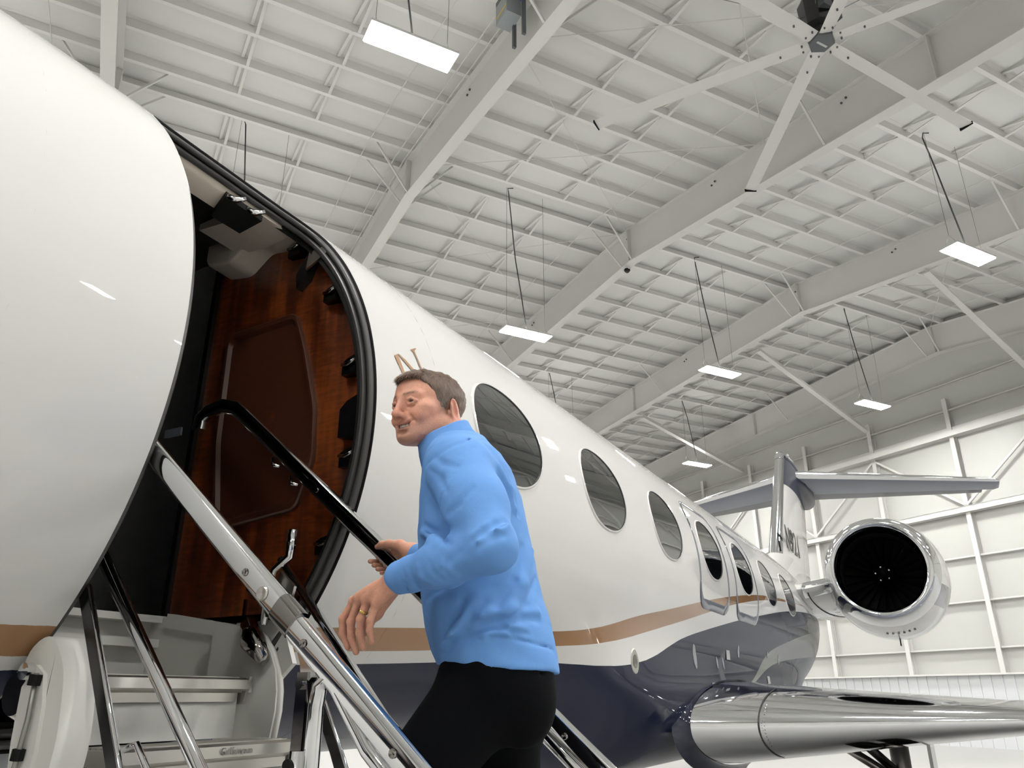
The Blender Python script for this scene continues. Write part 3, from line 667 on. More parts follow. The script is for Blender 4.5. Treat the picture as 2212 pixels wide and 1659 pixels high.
for side, ex in ((1, -.69), (-1, 2*JX+.69)):
    c = W(ex, 11.35, EZ)
    nac = obj('engine_nacelle', MB().lathe([(.34,0.7155),(.6,0.7605),(1.0,0.7965),(1.5,0.8055),(2.1,0.7830),(2.9,0.7110),(3.7,0.6120),(4.3,0.5040),(4.32,0.4680),(3.6,0.4050)], c, (0,1,0), 72), 'nacelle', jet, smooth=True)
    obj('inlet_lip', MB().lathe([(.36,0.7182),(.22,0.6975),(.10,0.6678),(.03,0.6300),(0,0.5940),(.02,0.5598),(.08,0.5328),(.2,0.5148),(.32,0.5112)], c, (0,1,0), 72), 'chrome', nac, smooth=True)
    obj('inlet_duct', MB().lathe([(.30,0.5117),(.5,0.5130),(.95,0.5400),(1.25,0.5580),(1.25,0)], c, (0,1,0), 48), 'blackm', nac, smooth=40)
    if side == 1:
        obj('spinner', MB().lathe([(.45,0),(.47,0.0270),(.55,0.0720),(.68,0.1260),(.82,0.1620),(.95,0.1710)], c, (0,1,0), 32), 'black', nac, smooth=True)
        for k in range(24):
            b = bpy.data.objects.new('fan_blade', fbm); COL.objects.link(b); b.parent = nac
            b.matrix_local = Matrix.Translation(Vector(c)+Vector((0,1.0,0))-Vector(WL[nac.name])) @ Matrix.Rotation(2*math.pi*k/24, 4, 'Y')
        for k in range(5):
            a = 2*math.pi*k/5+.5
            obj('spinner_bolt', MB().lathe([(0,.011),(-.012,.01),(-.014,0)], (c[0]+.092*math.cos(a), c[1]+.60, c[2]+.092*math.sin(a)), (0,1,0), 8), 'silverletter', nac)
        vm = MB()
        for i in range(6):
            a = R_(-96+5.2*i); rr_ = .776
            vm.prism([(c[0]+rr_*math.cos(a+da), c[1]+.72+dy, c[2]+(rr_+.004)*math.sin(a+da)) for da, dy in ((-.018,-.03),(.018,-.03),(.018,.05),(-.018,.05))], (0,0,-.004))
        obj('drain_slots', vm, 'gasket', nac, kind='stuff')
        obj('drain_mast', MB().box((c[0]+.02, c[1]+1.35, c[2]-.90), (c[0]+.035, c[1]+1.45, c[2]-.79)), 'gasket', nac)
    # pylon
    inx = JX+side*1.0; oux = ex-side*.56
    rr = []
    for x, yl, yt, zz, t in ((inx, 11.20, 16.2, 1.32, .36), (JX+side*1.25, 11.28, 16.0, 1.34, .35), (oux, 11.70, 15.6, 1.46, .33)):
        up = airfoil(yt-yl, t, 14); rr.append([W(x, yl+a, zz+b) for a, b in reversed(up)]+[W(x, yl+a, zz-b) for a, b in up[1:]])
    py = obj('engine_pylon', MB().loft(rr), 'white', jet, smooth=45)
    rr = []
    for x, yl, zz, t in ((JX+side*1.2, 11.25, 1.335, .365), (oux, 11.69, 1.46, .342)):
        up = airfoil(4.2, t, 10, 0, .045); rr.append([W(x, yl+a, zz+b*1.03) for a, b in reversed(up)]+[W(x, yl+a, zz-b*1.03) for a, b in up[1:]])
    obj('pylon_leading_edge', MB().loft(rr, cap=False, closed=False), 'chrome', py, smooth=True)
    if side == 1:
        up = airfoil(4.72, .352, 14)
        sm = MB().loft([[W(x, 11.285+a+(x+1.62)*.9, 1.34-b-.003) for a, b in up[1:]] for x in (-1.62, -1.605)], cap=False, closed=False); obj('pylon_seam', sm, 'blackm', py)
    if side == 1: obj('pylon_panel_ring', MB().lathe([(0,.05),(-.004,.055),(-.004,.07),(0,.075)], W(-1.45, 13.2, 1.19), (0,0,1), 24), 'greypaint', py)
# ---- tail
def fin_sec(z, yle, c, t, x0, x1, n=14):
    up = airfoil(c, t, n, x0, x1); return [W(JX+b, yle+a, z) for a, b in reversed(up)]+[W(JX-b, yle+a, z) for a, b in (up[1:] if x0 == 0 else up)]
FS = [(1.6, 15.2, 5.3, .50), (2.65, 16.25, 4.6, .46), (3.6, 17.05, 4.15, .42), (4.45, 17.76, 3.8, .39), (5.2, 18.40, 3.4, .36)]
fin = obj('vertical_fin', MB().loft([fin_sec(*s, .05, 1) for s in FS[:4]]), 'white', jet, smooth=35)
obj('fin_upper', MB().loft([fin_sec(*s, .05, 1) for s in FS[3:]]), 'navytail', fin, smooth=35)
obj('fin_leading_edge', MB().loft([fin_sec(*s, 0, .055) for s in FS[1:]], cap=False, closed=False), 'chrome', fin, smooth=True)
rr = []
for k in range(5): a = k/4; rr.append(fin_sec(1.6+1.05*a*a, 13.4+2.75*a, 3., .06+.40*a, 0, .4, 10))
obj('dorsal_fillet', MB().loft(rr, cap=False, closed=False), 'white', fin, smooth=True)
bl = []
for z, yle, c, t in ((5.2,18.40,3.4,.36),(5.3,18.46,3.5,.355),(5.38,18.55,3.4,.32),(5.43,18.7,3.1,.24),(5.455,18.95,2.6,.10)): bl.append(fin_sec(z, yle, c, t, 0, 1))
obj('fin_tip_cap', MB().loft(bl), 'navytail', fin, smooth=True)
bl = [fin_sec(z, yle, c, t, 0, .05, 8) for z, yle, c, t in ((5.19,18.385,3.4,.367),(5.3,18.445,3.5,.362),(5.37,18.53,3.4,.33),(5.41,18.64,3.1,.25))]
obj('fin_tip_edge', MB().loft(bl, cap=False, closed=False), 'chrome', fin, smooth=True)
lg = obj('navigation_lamp', MB().lathe([(0,.05),(-.04,.045),(-.06,0)], W(JX+.15, 18.72, 5.30), (-1,1,0), 12), 'silverletter', fin, smooth=True)
def stab_sec(x, yle, c, z, t, x0, x1, n=12):
    up = airfoil(c, t, n, x0, x1); return [W(x, yle+a, z+b) for a, b in reversed(up)]+[W(x, yle+a, z-b) for a, b in (up[1:] if x0 == 0 else up)]
obj('stabilizer_fairing', MB().lathe([(0,.02),(.25,.17),(.8,.30),(1.8,.34),(2.8,.24),(3.6,.02)], W(JX, 19.35, 4.93), (0,1,-.0), 24), 'navytail', fin, smooth=True)
for side in (1, -1):
    SS = [(JX+side*.12, 19.55, 3.15, 5.08, .34), (JX+side*4.5, 22.60, 1.55, 5.10, .17)]
    tip = (JX+side*4.62, 22.78, 1.3, 5.10, .08)
    st = obj('horizontal_stabilizer', MB().loft([stab_sec(*s,   .045, .60) for s in SS+[tip]]), 'tailgrey', jet, smooth=35)
    obj('stabilizer_leading_edge', MB().loft([stab_sec(*s, 0, .05) for s in SS+[tip]], cap=False, closed=False), 'chrome', st, smooth=True)
    S1 = [a+(b-a)*.94 for a, b in zip(SS[0], SS[1])]
    obj('elevator', MB().loft([stab_sec(*SS[0], .605, 1.0), stab_sec(*S1, .605, 1.0)]), 'navytail', st, smooth=35)
# registration on the fin: upright letters on the side facing the camera
mt = Matrix(((0,-.05,1,JX+.225),(1,.30,0,17.45),(0,1,0,3.02+ZC),(0,0,0,1)))
text('registration', 'N921', .74, 'letter', fin, mt, .004, .004)
# ================================================================= AIRSTAIR (part of the jet)
def SW(x, y, z): return W(x, y, z)
st_lo = MB().prism([W(-2.14,1.32,-.26), W(-2.06,1.32,-.14), W(-.32,1.32,-1.46), W(-.40,1.32,-1.58)], (0,.66,0))
stair = obj('airstair', st_lo, 'whitein', jet)
YN, YF = 1.34, 1.99
RUN, RISE = .235, .178
for k in range(7):
    xl, zl = -2.06+RUN*k, .055-RISE*k
    y1 = YF
    mb = MB().loft([[W(x, y, z) for x, z in ((xl-.25,zl-.004),(xl-.012,zl),(xl,zl-.006),(xl+.004,zl-.034),(xl-.004,zl-.040),(xl-.25,zl-.030))] for y in (YN, y1)])
    stp = obj('tread', mb, 'brushed', stair)
    mb = MB().loft([[W(x, y, z) for x, z in ((xl-.006,zl-.040),(xl-.016,zl-.046),(xl-.020,zl-.072),(xl-.05,zl-.076),(xl-.05,zl-.036))] for y in (YN+.01, y1-.035)])
    obj('nosing_underside', mb, 'brushed', stp)
    obj('riser', MB().box(W(xl-.045, YN-.02, zl-RISE+.0), W(xl-.030, y1-.02, zl-.045)), 'whitein', stair)
    for i in range(9):
        xx = xl-.03-.022*i
        if i < 6: obj('anti_slip_rib', MB().box(W(xx-.006, YN+.02, zl-.003), W(xx, y1-.02, zl+.003)), 'brushed', stp)
    obj('tread_end_cap', MB().prism([W(xl-.02,y1-.012,zl+.004), W(xl+.008,y1-.012,zl+.004), W(xl-.012,y1-.012,zl-.08), W(xl-.05,y1-.012,zl-.08)], (0,.012,0)), 'brushed', stp)
    if k == 1:
        mt = Matrix(((0,0,1,xl+.0055),(1,0,0,1.74),(0,1,-.12,zl-.0195+ZC),(0,0,0,1)))
        text('tread_lettering', 'Gulfstream', .026, 'chromed', stp, mt, .0008)
# white side panels with rounded tops
far = [(-2.30,.20),(-2.20,.195),(-2.12,.18),(-2.06,.15),(-2.015,.10),(-1.985,.045),(-1.97,-.02),(-1.968,-.08),(-1.985,-.16),(-2.02,-.22),(-2.2,-.22),(-2.3,0)]
far = [(x, z+.035 if z > -.1 else z) for x, z in far]
pn = obj('side_panel', MB().prism([W(x, 2.02, z) for x, z in far], (0,.035,0)), 'whitein', stair, smooth=40)
near = rpoly([(-2.02,.10),(-1.93,.15),(-1.85,.06),(-1.828,-.10),(-1.87,-.34),(-1.96,-.34),(-2.0,-.1)], .05, 6)
pn = obj('side_panel', MB().prism([W(x, 1.205, z) for x, z in near], (0,.085,0)), 'whitein', stair, smooth=45)
nl = [(-1.99,.02),(-1.95,.07),(-1.915,.05),(-1.895,-.02),(-1.888,-.12),(-1.905,-.24),(-1.96,-.24),(-1.985,-.1)]
obj('side_panel_recess', MB().prism([W(x, 1.195, z) for x, z in nl], (0,.01,0)), 'whitein', pn)
obj('lift_cable', MB().tube([W(-1.925,1.185,.05), W(-1.918,1.183,-.05), W(-1.93,1.183,-.15), W(-1.94,1.183,-.26)], .006, 8), 'wire', pn, smooth=True)
for z in (.035, -.125): obj('cable_clamp', MB().lathe([(-.012,.0),(-.012,.014),(.012,.014),(.012,0)], W(-1.923 if z > 0 else -1.927,1.183,z), (.1,0,1), 10), 'blackm', pn)
obj('hinge_housing', MB().lathe([(0,0),(0,.05),(.02,.062),(.07,.062),(.09,.05),(.09,0)], W(-2.02,1.20,.005), (0,1,0), 20), 'chromed', pn, smooth=40)
obj('hinge_knob', MB().lathe([(0,0),(-.005,.02),(-.025,.02),(-.03,0)], W(-1.965,1.20,.055), (0,1,0), 12), 'chrome', pn, smooth=40)
obj('side_panel_cap', MB().tube([W(x, 2.037, z) for x, z in far[1:9]], .010, 8), 'whitein', stair, smooth=True)
# handrails: slotted oval section, same line on both sides
RL = [(-2.545,1.005),(-2.54,1.05),(-2.50,1.075),(-2.42,1.085),(-2.34,1.058),(-2.28,1.013)]
def rail_line(x): return .555-.820*(x+1.72)
def oval(path, h, wd, n=16):
    rings = []; P = [np.array(p) for p in path]
    for i, p in enumerate(P):
        d = P[min(i+1, len(P)-1)]-P[max(i-1, 0)]; d /= np.linalg.norm(d); u = np.cross((0,1,0), d); u /= np.linalg.norm(u)
        rings.append([p+u*(h*math.copysign(abs(math.sin(t))**.7, math.sin(t)))+np.array((0,1,0))*(wd*math.copysign(abs(math.cos(t))**.7, math.cos(t))) for t in np.linspace(0, 2*math.pi, n, endpoint=False)])
    return MB().loft(rings)
for yy, nm in ((1.28, 'near'), (2.02, 'far')):
    up = [W(x, yy, z) for x, z in RL]+[W(x, yy, rail_line(x)) for x in (-2.0, -1.8, -1.5, -1.23)]
    rail = obj('handrail', oval(up, .030, .019), 'chrome', stair, smooth=40)
    lo = [W(x, yy, rail_line(x)-.003) for x in (-1.24, -1.0, -.7, -.3, -.12)]
    obj('lower_rail', oval(lo, .029, .018), 'chrome', rail, smooth=40)
    obj('rail_collar', oval([W(x, yy, rail_line(x)) for x in (-1.262,-1.25,-1.222,-1.21)], .0325, .021), 'chromed', rail, smooth=40)
    sgn = -1 if yy < 1.6 else 1
    for x in (-1.86, -1.36, -1.17, -.93): obj('rail_bolt', MB().lathe([(0,0),(-.003,.007),(0,.009)], W(x, yy-.020, rail_line(x)-.004), (0,1,0), 12), 'chromed', rail)
    for x in (-1.30,): obj('release_button', MB().lathe([(0,0),(-.004,.012),(-.004,.014),(0,.016)], W(x, yy-.0195, rail_line(x)-.004), (0,1,0), 20), 'brushed', rail)
    # lower grab tube, folding strut, post and gusset
    obj('lower_tube', MB().tube([W(-2.02,yy+.01,.445), W(-1.457,yy+.01,-.141), W(-1.13,yy+.01,-.48)], .0165, 14), 'chrome', stair, smooth=True)
    obj('folding_strut', MB().prism([W(-1.945,yy-.026,.26), W(-1.898,yy-.026,.26), W(-1.655,yy-.026,-.16), W(-1.545,yy-.026,-.36), W(-1.60,yy-.026,-.36), W(-1.702,yy-.026,-.16)], (0,.010,0)), 'black', stair)
    obj('strut_edge', MB().tube([W(-1.898,yy-.026,.26), W(-1.655,yy-.026,-.16), W(-1.545,yy-.026,-.36)], .005, 8), 'chrome', stair, smooth=True)
    obj('post', MB().tube([W(-1.136,yy,-.52), W(-1.138,yy,-.02), W(-1.132,yy,.018), W(-1.112,yy,.032), W(-1.092,yy,.022), W(-1.0,yy,-.095), W(-.70,yy,-.345)], .0165, 14), 'chrome', stair, smooth=True)
    obj('post_flat', MB().box(W(-1.186,yy-.010,-.52), W(-1.158,yy+.010,.045)), 'chromed', stair)
    gp = [(-1.215,.125),(-1.185,.06),(-1.180,.035),(-1.165,.022),(-1.150,.035),(-1.12,.052),(-1.08,.045),(-1.02,.0),(-1.0,-.04),(-.985,-.045),(-1.16,.11)]
    obj('gusset', MB().prism([W(x, yy-.006, z) for x, z in gp], (0,.012,0)), 'chrome', stair)
    obj('hinge_eye', MB().lathe([(0,0),(0,.010),(-.02,.010),(-.02,0)], W(-1.170,yy,.022), (0,1,0), 14), 'chromed', stair, smooth=40)
    obj('post_sleeve', MB().tube([W(-1.165,yy-.002,-.10), W(-1.163,yy-.002,-.52)], .022, 14), 'chrome', stair, smooth=True)
    obj('sleeve_cap', MB().lathe([(0,0),(0,.012),(-.012,.012),(-.012,0)], W(-1.172,yy-.018,-.125), (0,1,0), 14), 'blackm', stair, smooth=40)
    if yy > 1.6:
        for x in (-2.10, -2.0): obj('rail_bracket', MB().tube([W(x,yy-.01,rail_line(x)-.05), W(x+.015,yy-.02,rail_line(x)-.08), W(x+.04,yy-.01,rail_line(x)-.085)], .007, 8), 'chrome', rail, smooth=True)
obj('rail_stop', MB().tube([W(-1.70,1.275,-.115), W(-1.645,1.275,-.10), W(-1.58,1.275,-.17), W(-1.53,1.275,-.28)], .008, 8), 'chrome', stair, smooth=True)
# ================================================================= THE PERSON (organic surfaces grown from distance fields)
def A(*p): return np.array(p, float)
def lerp(a, b, t): return a+(b-a)*t
class Prim:
    """one signed-distance primitive with a bounding sphere"""
    def __init__(s, f, c, r, k=.01, op='+'): s.f = f; s.c = np.array(c, float); s.r = r; s.k = k; s.op = op
def rcone(a, b, ra, rb, k=.01, op='+'):
    a, b = np.array(a, float), np.array(b, float); ba = b-a; L2 = max(ba@ba, 1e-12)
    def f(p):
        h = np.clip(((p-a)@ba)/L2, 0, 1); return np.linalg.norm(p-a-h[:, None]*ba, axis=1)-(ra+(rb-ra)*h)
    return Prim(f, (a+b)/2, np.linalg.norm(ba)/2+max(ra, rb), k, op)
def ellip(c, r, k=.01, op='+', rot=None):
    c, r = np.array(c, float), np.array(r, float)
    def f(p):
        q = p-c
        if rot is not None: q = q@rot
        k0 = np.linalg.norm(q/r, axis=1); k1 = np.linalg.norm(q/(r*r), axis=1)+1e-9
        return k0*(k0-1)/k1
    return Prim(f, c, r.max(), k, op)
def chain(pts, rs, k=.006, op='+'): return [rcone(pts[i], pts[i+1], rs[i], rs[i+1], k, op) for i in range(len(pts)-1)]
def field(prims, pts, c=None, rad=1e9, far=.05):
    d = None
    for q in prims:
        if c is not None and np.linalg.norm(q.c-c)-q.r > rad+far+q.k: continue
        e = q.f(pts)
        if q.op == '+':
            if d is None: d = e; continue
            h = np.clip(.5+.5*(d-e)/q.k, 0, 1); d = d+(e-d)*h-q.k*h*(1-h)
        elif d is not None:
            if q.op == '-':
                h = np.clip(.5-.5*(d+e)/q.k, 0, 1); d = d+(-e-d)*h+q.k*h*(1-h)
            elif q.op == '&':
                h = np.clip(.5-.5*(e-d)/q.k, 0, 1); d = d*(1-(1-h))*0+np.maximum(d, e) if q.k < 1e-6 else e+(d-e)*np.clip(.5+.5*(d-e)/q.k, 0, 1)+q.k*np.clip(.5+.5*(d-e)/q.k, 0, 1)*(1-np.clip(.5+.5*(d-e)/q.k, 0, 1))
            elif q.op == 'd': d = d+e          # displacement
    return np.full(len(pts), far) if d is None else d
def grow(prims, lo, hi, res, N=14):
    """surface nets over the blocks near the surface"""
    lo = np.array(lo, float); n = np.ceil((np.array(hi)-lo)/res).astype(int)+2; nb = np.ceil(n/N).astype(int)
    hd = N*res*.87
    ids, pos, quads = [], [], []
    g = np.arange(-1, N+1); gi, gj, gk = np.meshgrid(g, g, g, indexing='ij'); G = np.stack([gi.ravel(), gj.ravel(), gk.ravel()], 1)
    S = N+2; off = 4; D = n+2*off
    def gid(ix): return ((ix[..., 0]+off)*D[1]+(ix[..., 1]+off))*D[2]+(ix[..., 2]+off)
    B3 = np.stack(np.meshgrid(*[np.arange(x) for x in nb], indexing='ij'), -1).reshape(-1, 3)
    CC = lo+(B3*N+N/2)*res
    near = np.zeros(len(CC), bool)
    for q in prims:
        if q.op == '+': near |= np.linalg.norm(CC-q.c, axis=1)-q.r < hd*2
    B3, CC = B3[near], CC[near]; d0 = field(prims, CC); sel = np.abs(d0) < hd*1.7
    for b3, c in zip(B3[sel], CC[sel]):
        if 1:
            if 1:
                i0 = b3*N
                P = lo+(G+i0)*res
                d = field(prims, P, c, hd*1.3, .06).reshape(S, S, S)
                if (d > 0).all() or (d < 0).all(): continue
                # cell vertices
                acc = np.zeros((S-1, S-1, S-1, 3)); cnt = np.zeros((S-1, S-1, S-1))
                for ax in range(3):
                    a = np.take(d, range(S-1), ax); b = np.take(d, range(1, S), ax); cr = (a > 0) != (b > 0)
                    t = np.where(cr, a/np.where(cr, a-b, 1), 0)
                    o1, o2 = [x for x in range(3) if x != ax]
                    for u in (0, 1):
                        for v in (0, 1):
                            sl = [slice(0, S-1)]*3; sl[o1] = slice(u, S-1+u); sl[o2] = slice(v, S-1+v)
                            m = cr[tuple(sl)]; tt = t[tuple(sl)]
                            cnt += m; acc[..., ax] += m*tt; acc[..., o1] += m*u; acc[..., o2] += m*v
                m = cnt > 0; ii = np.argwhere(m); vp = acc[m]/cnt[m][:, None]
                gl = ii-1+i0; ids.append(gid(gl)); pos.append(lo+(gl+vp)*res)
                for ax in range(3):
                    o1, o2 = (ax+1) % 3, (ax+2) % 3
                    a = np.take(d, range(S-1), ax); b = np.take(d, range(1, S), ax); cr = np.argwhere((a > 0) != (b > 0))
                    ok = (cr[:, 0] >= 1) & (cr[:, 1] >= 1) & (cr[:, 2] >= 1) & (cr[:, 0] <= N) & (cr[:, 1] <= N) & (cr[:, 2] <= N)
                    cr = cr[ok]
                    if not len(cr): continue
                    neg = a[tuple(cr.T)] < 0
                    e1 = np.zeros(3, int); e2 = np.zeros(3, int); e1[o1] = 1; e2[o2] = 1; base = cr-1+i0
                    q = np.stack([gid(base-e1-e2), gid(base-e2), gid(base), gid(base-e1)], 1)
                    q[~neg] = q[~neg][:, ::-1]; quads.append(q)
    ids = np.concatenate(ids); pos = np.concatenate(pos); quads = np.concatenate(quads)
    u, first, inv_ = np.unique(ids, return_index=True, return_inverse=True)
    V = pos[first]; lut = np.searchsorted(u, quads); ok = (u[np.clip(lut, 0, len(u)-1)] == quads).all(1)
    return V, lut[ok]
def grown(name, prims, lo, hi, res, m, parent=None, color=None, relax=0):
    V, Q = grow(prims, lo, hi, res)
    for _ in range(relax):
        acc = np.zeros_like(V); cn = np.zeros(len(V))
        for a in range(4):
            b = (a+1) % 4
            np.add.at(acc, Q[:, a], V[Q[:, b]]); np.add.at(acc, Q[:, b], V[Q[:, a]]); np.add.at(cn, Q[:, a], 1); np.add.at(cn, Q[:, b], 1)
        V = V*.5+.5*acc/np.maximum(cn, 1)[:, None]
    me = bpy.data.meshes.new(name); off = np.array(WL.get(parent.name, (0,0,0))) if parent else np.array((0,0,0))
    wv = V+np.array((0,0,ZC))
    me.vertices.add(len(V)); me.vertices.foreach_set('co', (wv-off).ravel())
    me.loops.add(len(Q)*4); me.loops.foreach_set('vertex_index', Q.ravel().astype(np.int32))
    me.polygons.add(len(Q)); me.polygons.foreach_set('loop_start', np.arange(0, len(Q)*4, 4, dtype=np.int32)); me.polygons.foreach_set('loop_total', np.full(len(Q), 4, np.int32))
    me.update(calc_edges=True); me.validate()
    me.shade_smooth()
    if color is not None:
        at = me.color_attributes.new('tint', 'FLOAT_COLOR', 'POINT'); c = np.ones((len(V), 4)); c[:, :3] = color(V); at.data.foreach_set('color', c.ravel())
    me.materials.append(M[m])
    o = bpy.data.objects.new(name, me); COL.objects.link(o)
    if parent: o.parent = parent; WL[o.name] = tuple(off)
    return o
def tint_mat(name, rough, bump, bscale, sss=0., sheen=0., spec=.4, stretch=None):
    m = bpy.data.materials.new(name); m.use_nodes = True; nt = m.node_tree; b = nt.nodes['Principled BSDF']; L = nt.links.new
    a = nt.nodes.new('ShaderNodeAttribute'); a.attribute_name = 'tint'
    tc = nt.nodes.new('ShaderNodeTexCoord'); n = nt.nodes.new('ShaderNodeTexNoise'); n.inputs['Scale'].default_value = bscale; n.inputs['Detail'].default_value = 4
    src = tc.outputs['Object']
    if stretch:
        mp = nt.nodes.new('ShaderNodeMapping'); mp.inputs['Scale'].default_value = stretch; L(src, mp.inputs[0]); src = mp.outputs[0]
    L(src, n.inputs['Vector'])
    mx = nt.nodes.new('ShaderNodeMix'); mx.data_type = 'RGBA'; mx.blend_type = 'MULTIPLY'; mx.inputs[0].default_value = .35
    L(a.outputs['Color'], mx.inputs[6]); cr = nt.nodes.new('ShaderNodeValToRGB'); cr.color_ramp.elements[0].color = (.55, .55, .55, 1); cr.color_ramp.elements[0].position = .3; cr.color_ramp.elements[1].position = .7
    L(n.outputs['Fac'], cr.inputs[0]); L(cr.outputs[0], mx.inputs[7]); L(mx.outputs[2], b.inputs['Base Color'])
    bp = nt.nodes.new('ShaderNodeBump'); bp.inputs['Strength'].default_value = bump; bp.inputs['Distance'].default_value = .004; L(n.outputs['Fac'], bp.inputs['Height']); L(bp.outputs[0], b.inputs['Normal'])
    b.inputs['Roughness'].default_value = rough; b.inputs['Specular IOR Level'].default_value = spec; b.inputs['Sheen Weight'].default_value = sheen
    if sss: b.inputs['Subsurface Weight'].default_value = sss; b.inputs['Subsurface Radius'].default_value = (.01, .004, .002); b.inputs['Subsurface Scale'].default_value = .5
    return m
M['skin'] = tint_mat('skin', .42, .15, 260, sss=0.)
M['hair'] = tint_mat('short_hair', .5, .9, 90, spec=.3, stretch=(1, 1, .35))
M['knit'] = mat('blue_jersey', '5f8cc6', .75, var=.05, vscale=60, bump=.12, bscale=700, bdet=2, spec=.2)
M['trouser'] = mat('dark_trousers', '050609', .85, var=.12, vscale=120, bump=.15, bscale=600, spec=.08)
M['eyewhite'] = mat('eyeball', 'd9d2cb', .2, var=.02); M['iris'] = mat('iris', '3b4247', .15, var=.1); M['tooth'] = mat('teeth', 'e8e0d2', .25, var=.02)
M['gold'] = mat('gold_ring', 'd8b56a', .2, metal=1., var=.03)
M['shoe'] = mat('dark_leather_shoe', '1a1412', .35, var=.1)

# ---- head (local: x forward, y to his left, z up)
HC = np.array((-1.156, 1.646, .730)); HR = np.array([[-.2493,.9684,-.0005],[-.9625,-.2479,-.1099],[-.1066,-.027,.9939]]); HS = 1.018
def hl(p): return HC+HR@(np.array(p, float)*HS)
def hE(c, r, k=.01, op='+', rot=None): return ellip(hl(c), np.array(r)*HS, k*HS, op, HR if rot is None else HR@rot)
def hC(a, b, ra, rb, k=.01, op='+'): return rcone(hl(a), hl(b), ra*HS, rb*HS, k*HS, op)
def ry(d): c, s = math.cos(R_(d)), math.sin(R_(d)); return np.array([[c,0,s],[0,1,0],[-s,0,c]])
def rx(d): c, s = math.cos(R_(d)), math.sin(R_(d)); return np.array([[1,0,0],[0,c,-s],[0,s,c]])
def rz_(d): c, s = math.cos(R_(d)), math.sin(R_(d)); return np.array([[c,-s,0],[s,c,0],[0,0,1]])
head = [hE((-.016,0,.025), (.094,.075,.072)), hE((.034,0,.033), (.058,.064,.056), .02), hE((.034,0,-.022), (.055,.061,.070), .025)]
for s in (1, -1):
    head += [hC((-.004,.059*s,-.050), (.062,.024*s,-.081), .020, .018, .03),            # jaw
             hE((.052,.047*s,-.014), (.026,.020,.017), .02),                              # cheekbone
             hE((.066,.039*s,-.035), (.020,.021,.018), .016),                             # smiling cheek
             hC((.086,.012*s,.021), (.068,.048*s,.020), .0095, .008, .012)]               # brow
head += [hE((.074,0,-.083), (.018,.025,.015), .016), hE((.072,0,-.055), (.021,.031,.025), .02),   # chin, muzzle
         hE((.02,0,-.074), (.05,.046,.022), .03)]                                         # under the jaw
for s in (1, -1):
    head.append(hE((.097,.034*s,.003), (.014,.017,.0085), .010, '-'))
head += [hC((.091,0,.014), (.107,0,-.024), .0075, .0095, .012), hE((.1085,0,-.030), (.0125,.0125,.0105), .008)]
for s in (1, -1):
    head += [hE((.095,.0135*s,-.034), (.0125,.0085,.009), .006), hE((.101,.0075*s,-.0425), (.006,.004,.004), .004, '-')]
    # lids: upper and lower, leaving a narrow smiling slit
    head += chain([hl(q) for q in ((.0855,.018*s,.003), (.0885,.026*s,.0085), (.0875,.036*s,.0090), (.0805,.047*s,.002))], [.0028,.0034,.0036,.0026], .004)
    head += chain([hl(q) for q in ((.0855,.018*s,.002), (.0880,.026*s,-.0045), (.0862,.036*s,-.0050), (.0805,.047*s,.001))], [.0024,.0028,.003,.0024], .005)
    head += chain([hl(q) for q in ((.0855,.020*s,-.0115), (.085,.034*s,-.0145), (.075,.048*s,-.010))], [.0014,.0018,.0014], .004, '-')   # bag under the eye
    head += chain([hl(q) for q in ((.0965,.019*s,-.026), (.089,.031*s,-.038), (.079,.040*s,-.050))], [.0022,.0030,.0018], .007, '-')
# mouth: lips round a smiling opening
head += [hE((.0885,0,-.0600), (.017,.0270,.0064), .003, '-'), hE((.078,.024,-.0530), (.012,.0115,.0042), .004, '-', rx(32)), hE((.078,-.024,-.0530), (.012,.0115,.0042), .004, '-', rx(-32))]
for s in (1, -1):
    head += chain([hl(q) for q in ((.0945,0,-.0540), (.090,.013*s,-.0525), (.080,.026*s,-.0485), (.0715,.034*s,-.0450))], [.0034,.0034,.0030,.002], .003)
    head += chain([hl(q) for q in ((.0915,0,-.0700), (.0875,.013*s,-.0675), (.079,.026*s,-.0585), (.0715,.035*s,-.0455))], [.0046,.0044,.0034,.002], .003)
head += [hE((.0900,0,-.0765), (.005,.018,.0035), .010, '-')]
for z_ in (.047, .058, .068): head.append(hC((.0925,-.02,z_), (.0905,.03,z_+.002), .0016, .0012, .003, '-'))     # forehead lines
for s in (1, -1):   # ears
    R1 = rz_(20*s)@ry(14)
    head += [hE((-.026,.0775*s,-.020), (.0215,.0068,.0370), .004, '+', R1), hE((-.016,.073*s,-.054), (.0095,.0065,.012), .006),
             hE((-.021,.0850*s,-.020), (.0105,.0065,.0215), .004, '-', R1), hE((-.016,.0835*s,.002), (.009,.004,.010), .003, '-', R1),
             hE((-.0055,.0765*s,-.024), (.0045,.0045,.008), .003)]
# ---- neck, shoulders and arms under the clothes
CT = np.array((-1.06, 1.68, 0)); FWD = np.array((-.879, -.4768, 0)); LFT = np.array((.4768, -.879, 0)); UP = np.array((0, 0, 1.))
def tp(f, l, z): return CT+FWD*f+LFT*l+UP*z
neck = [rcone(hl((-.026,0,-.05)), tp(-.0,0,.60), .057, .064, .02), rcone(tp(-.02,.15,.51), tp(-.02,-.15,.52), .055, .055, .04), rcone(tp(-.03,0,.50), tp(-.05,0,.40), .11, .11, .04)]
SHL, ELL, WRL = np.array((-.968,1.515,.515)), np.array((-.822,1.430,.292)), np.array((-1.086,1.462,.250))
SHR, ELR, WRR = np.array((-1.15,1.845,.54)), np.array((-1.20,1.955,.30)), np.array((-1.408,1.965,.405))
arms = [rcone(SHL, ELL, .045, .030, .03), rcone(ELL, WRL, .030, .029, .02), rcone(SHR, ELR, .045, .030, .03), rcone(ELR, WRR, .030, .029, .02)]
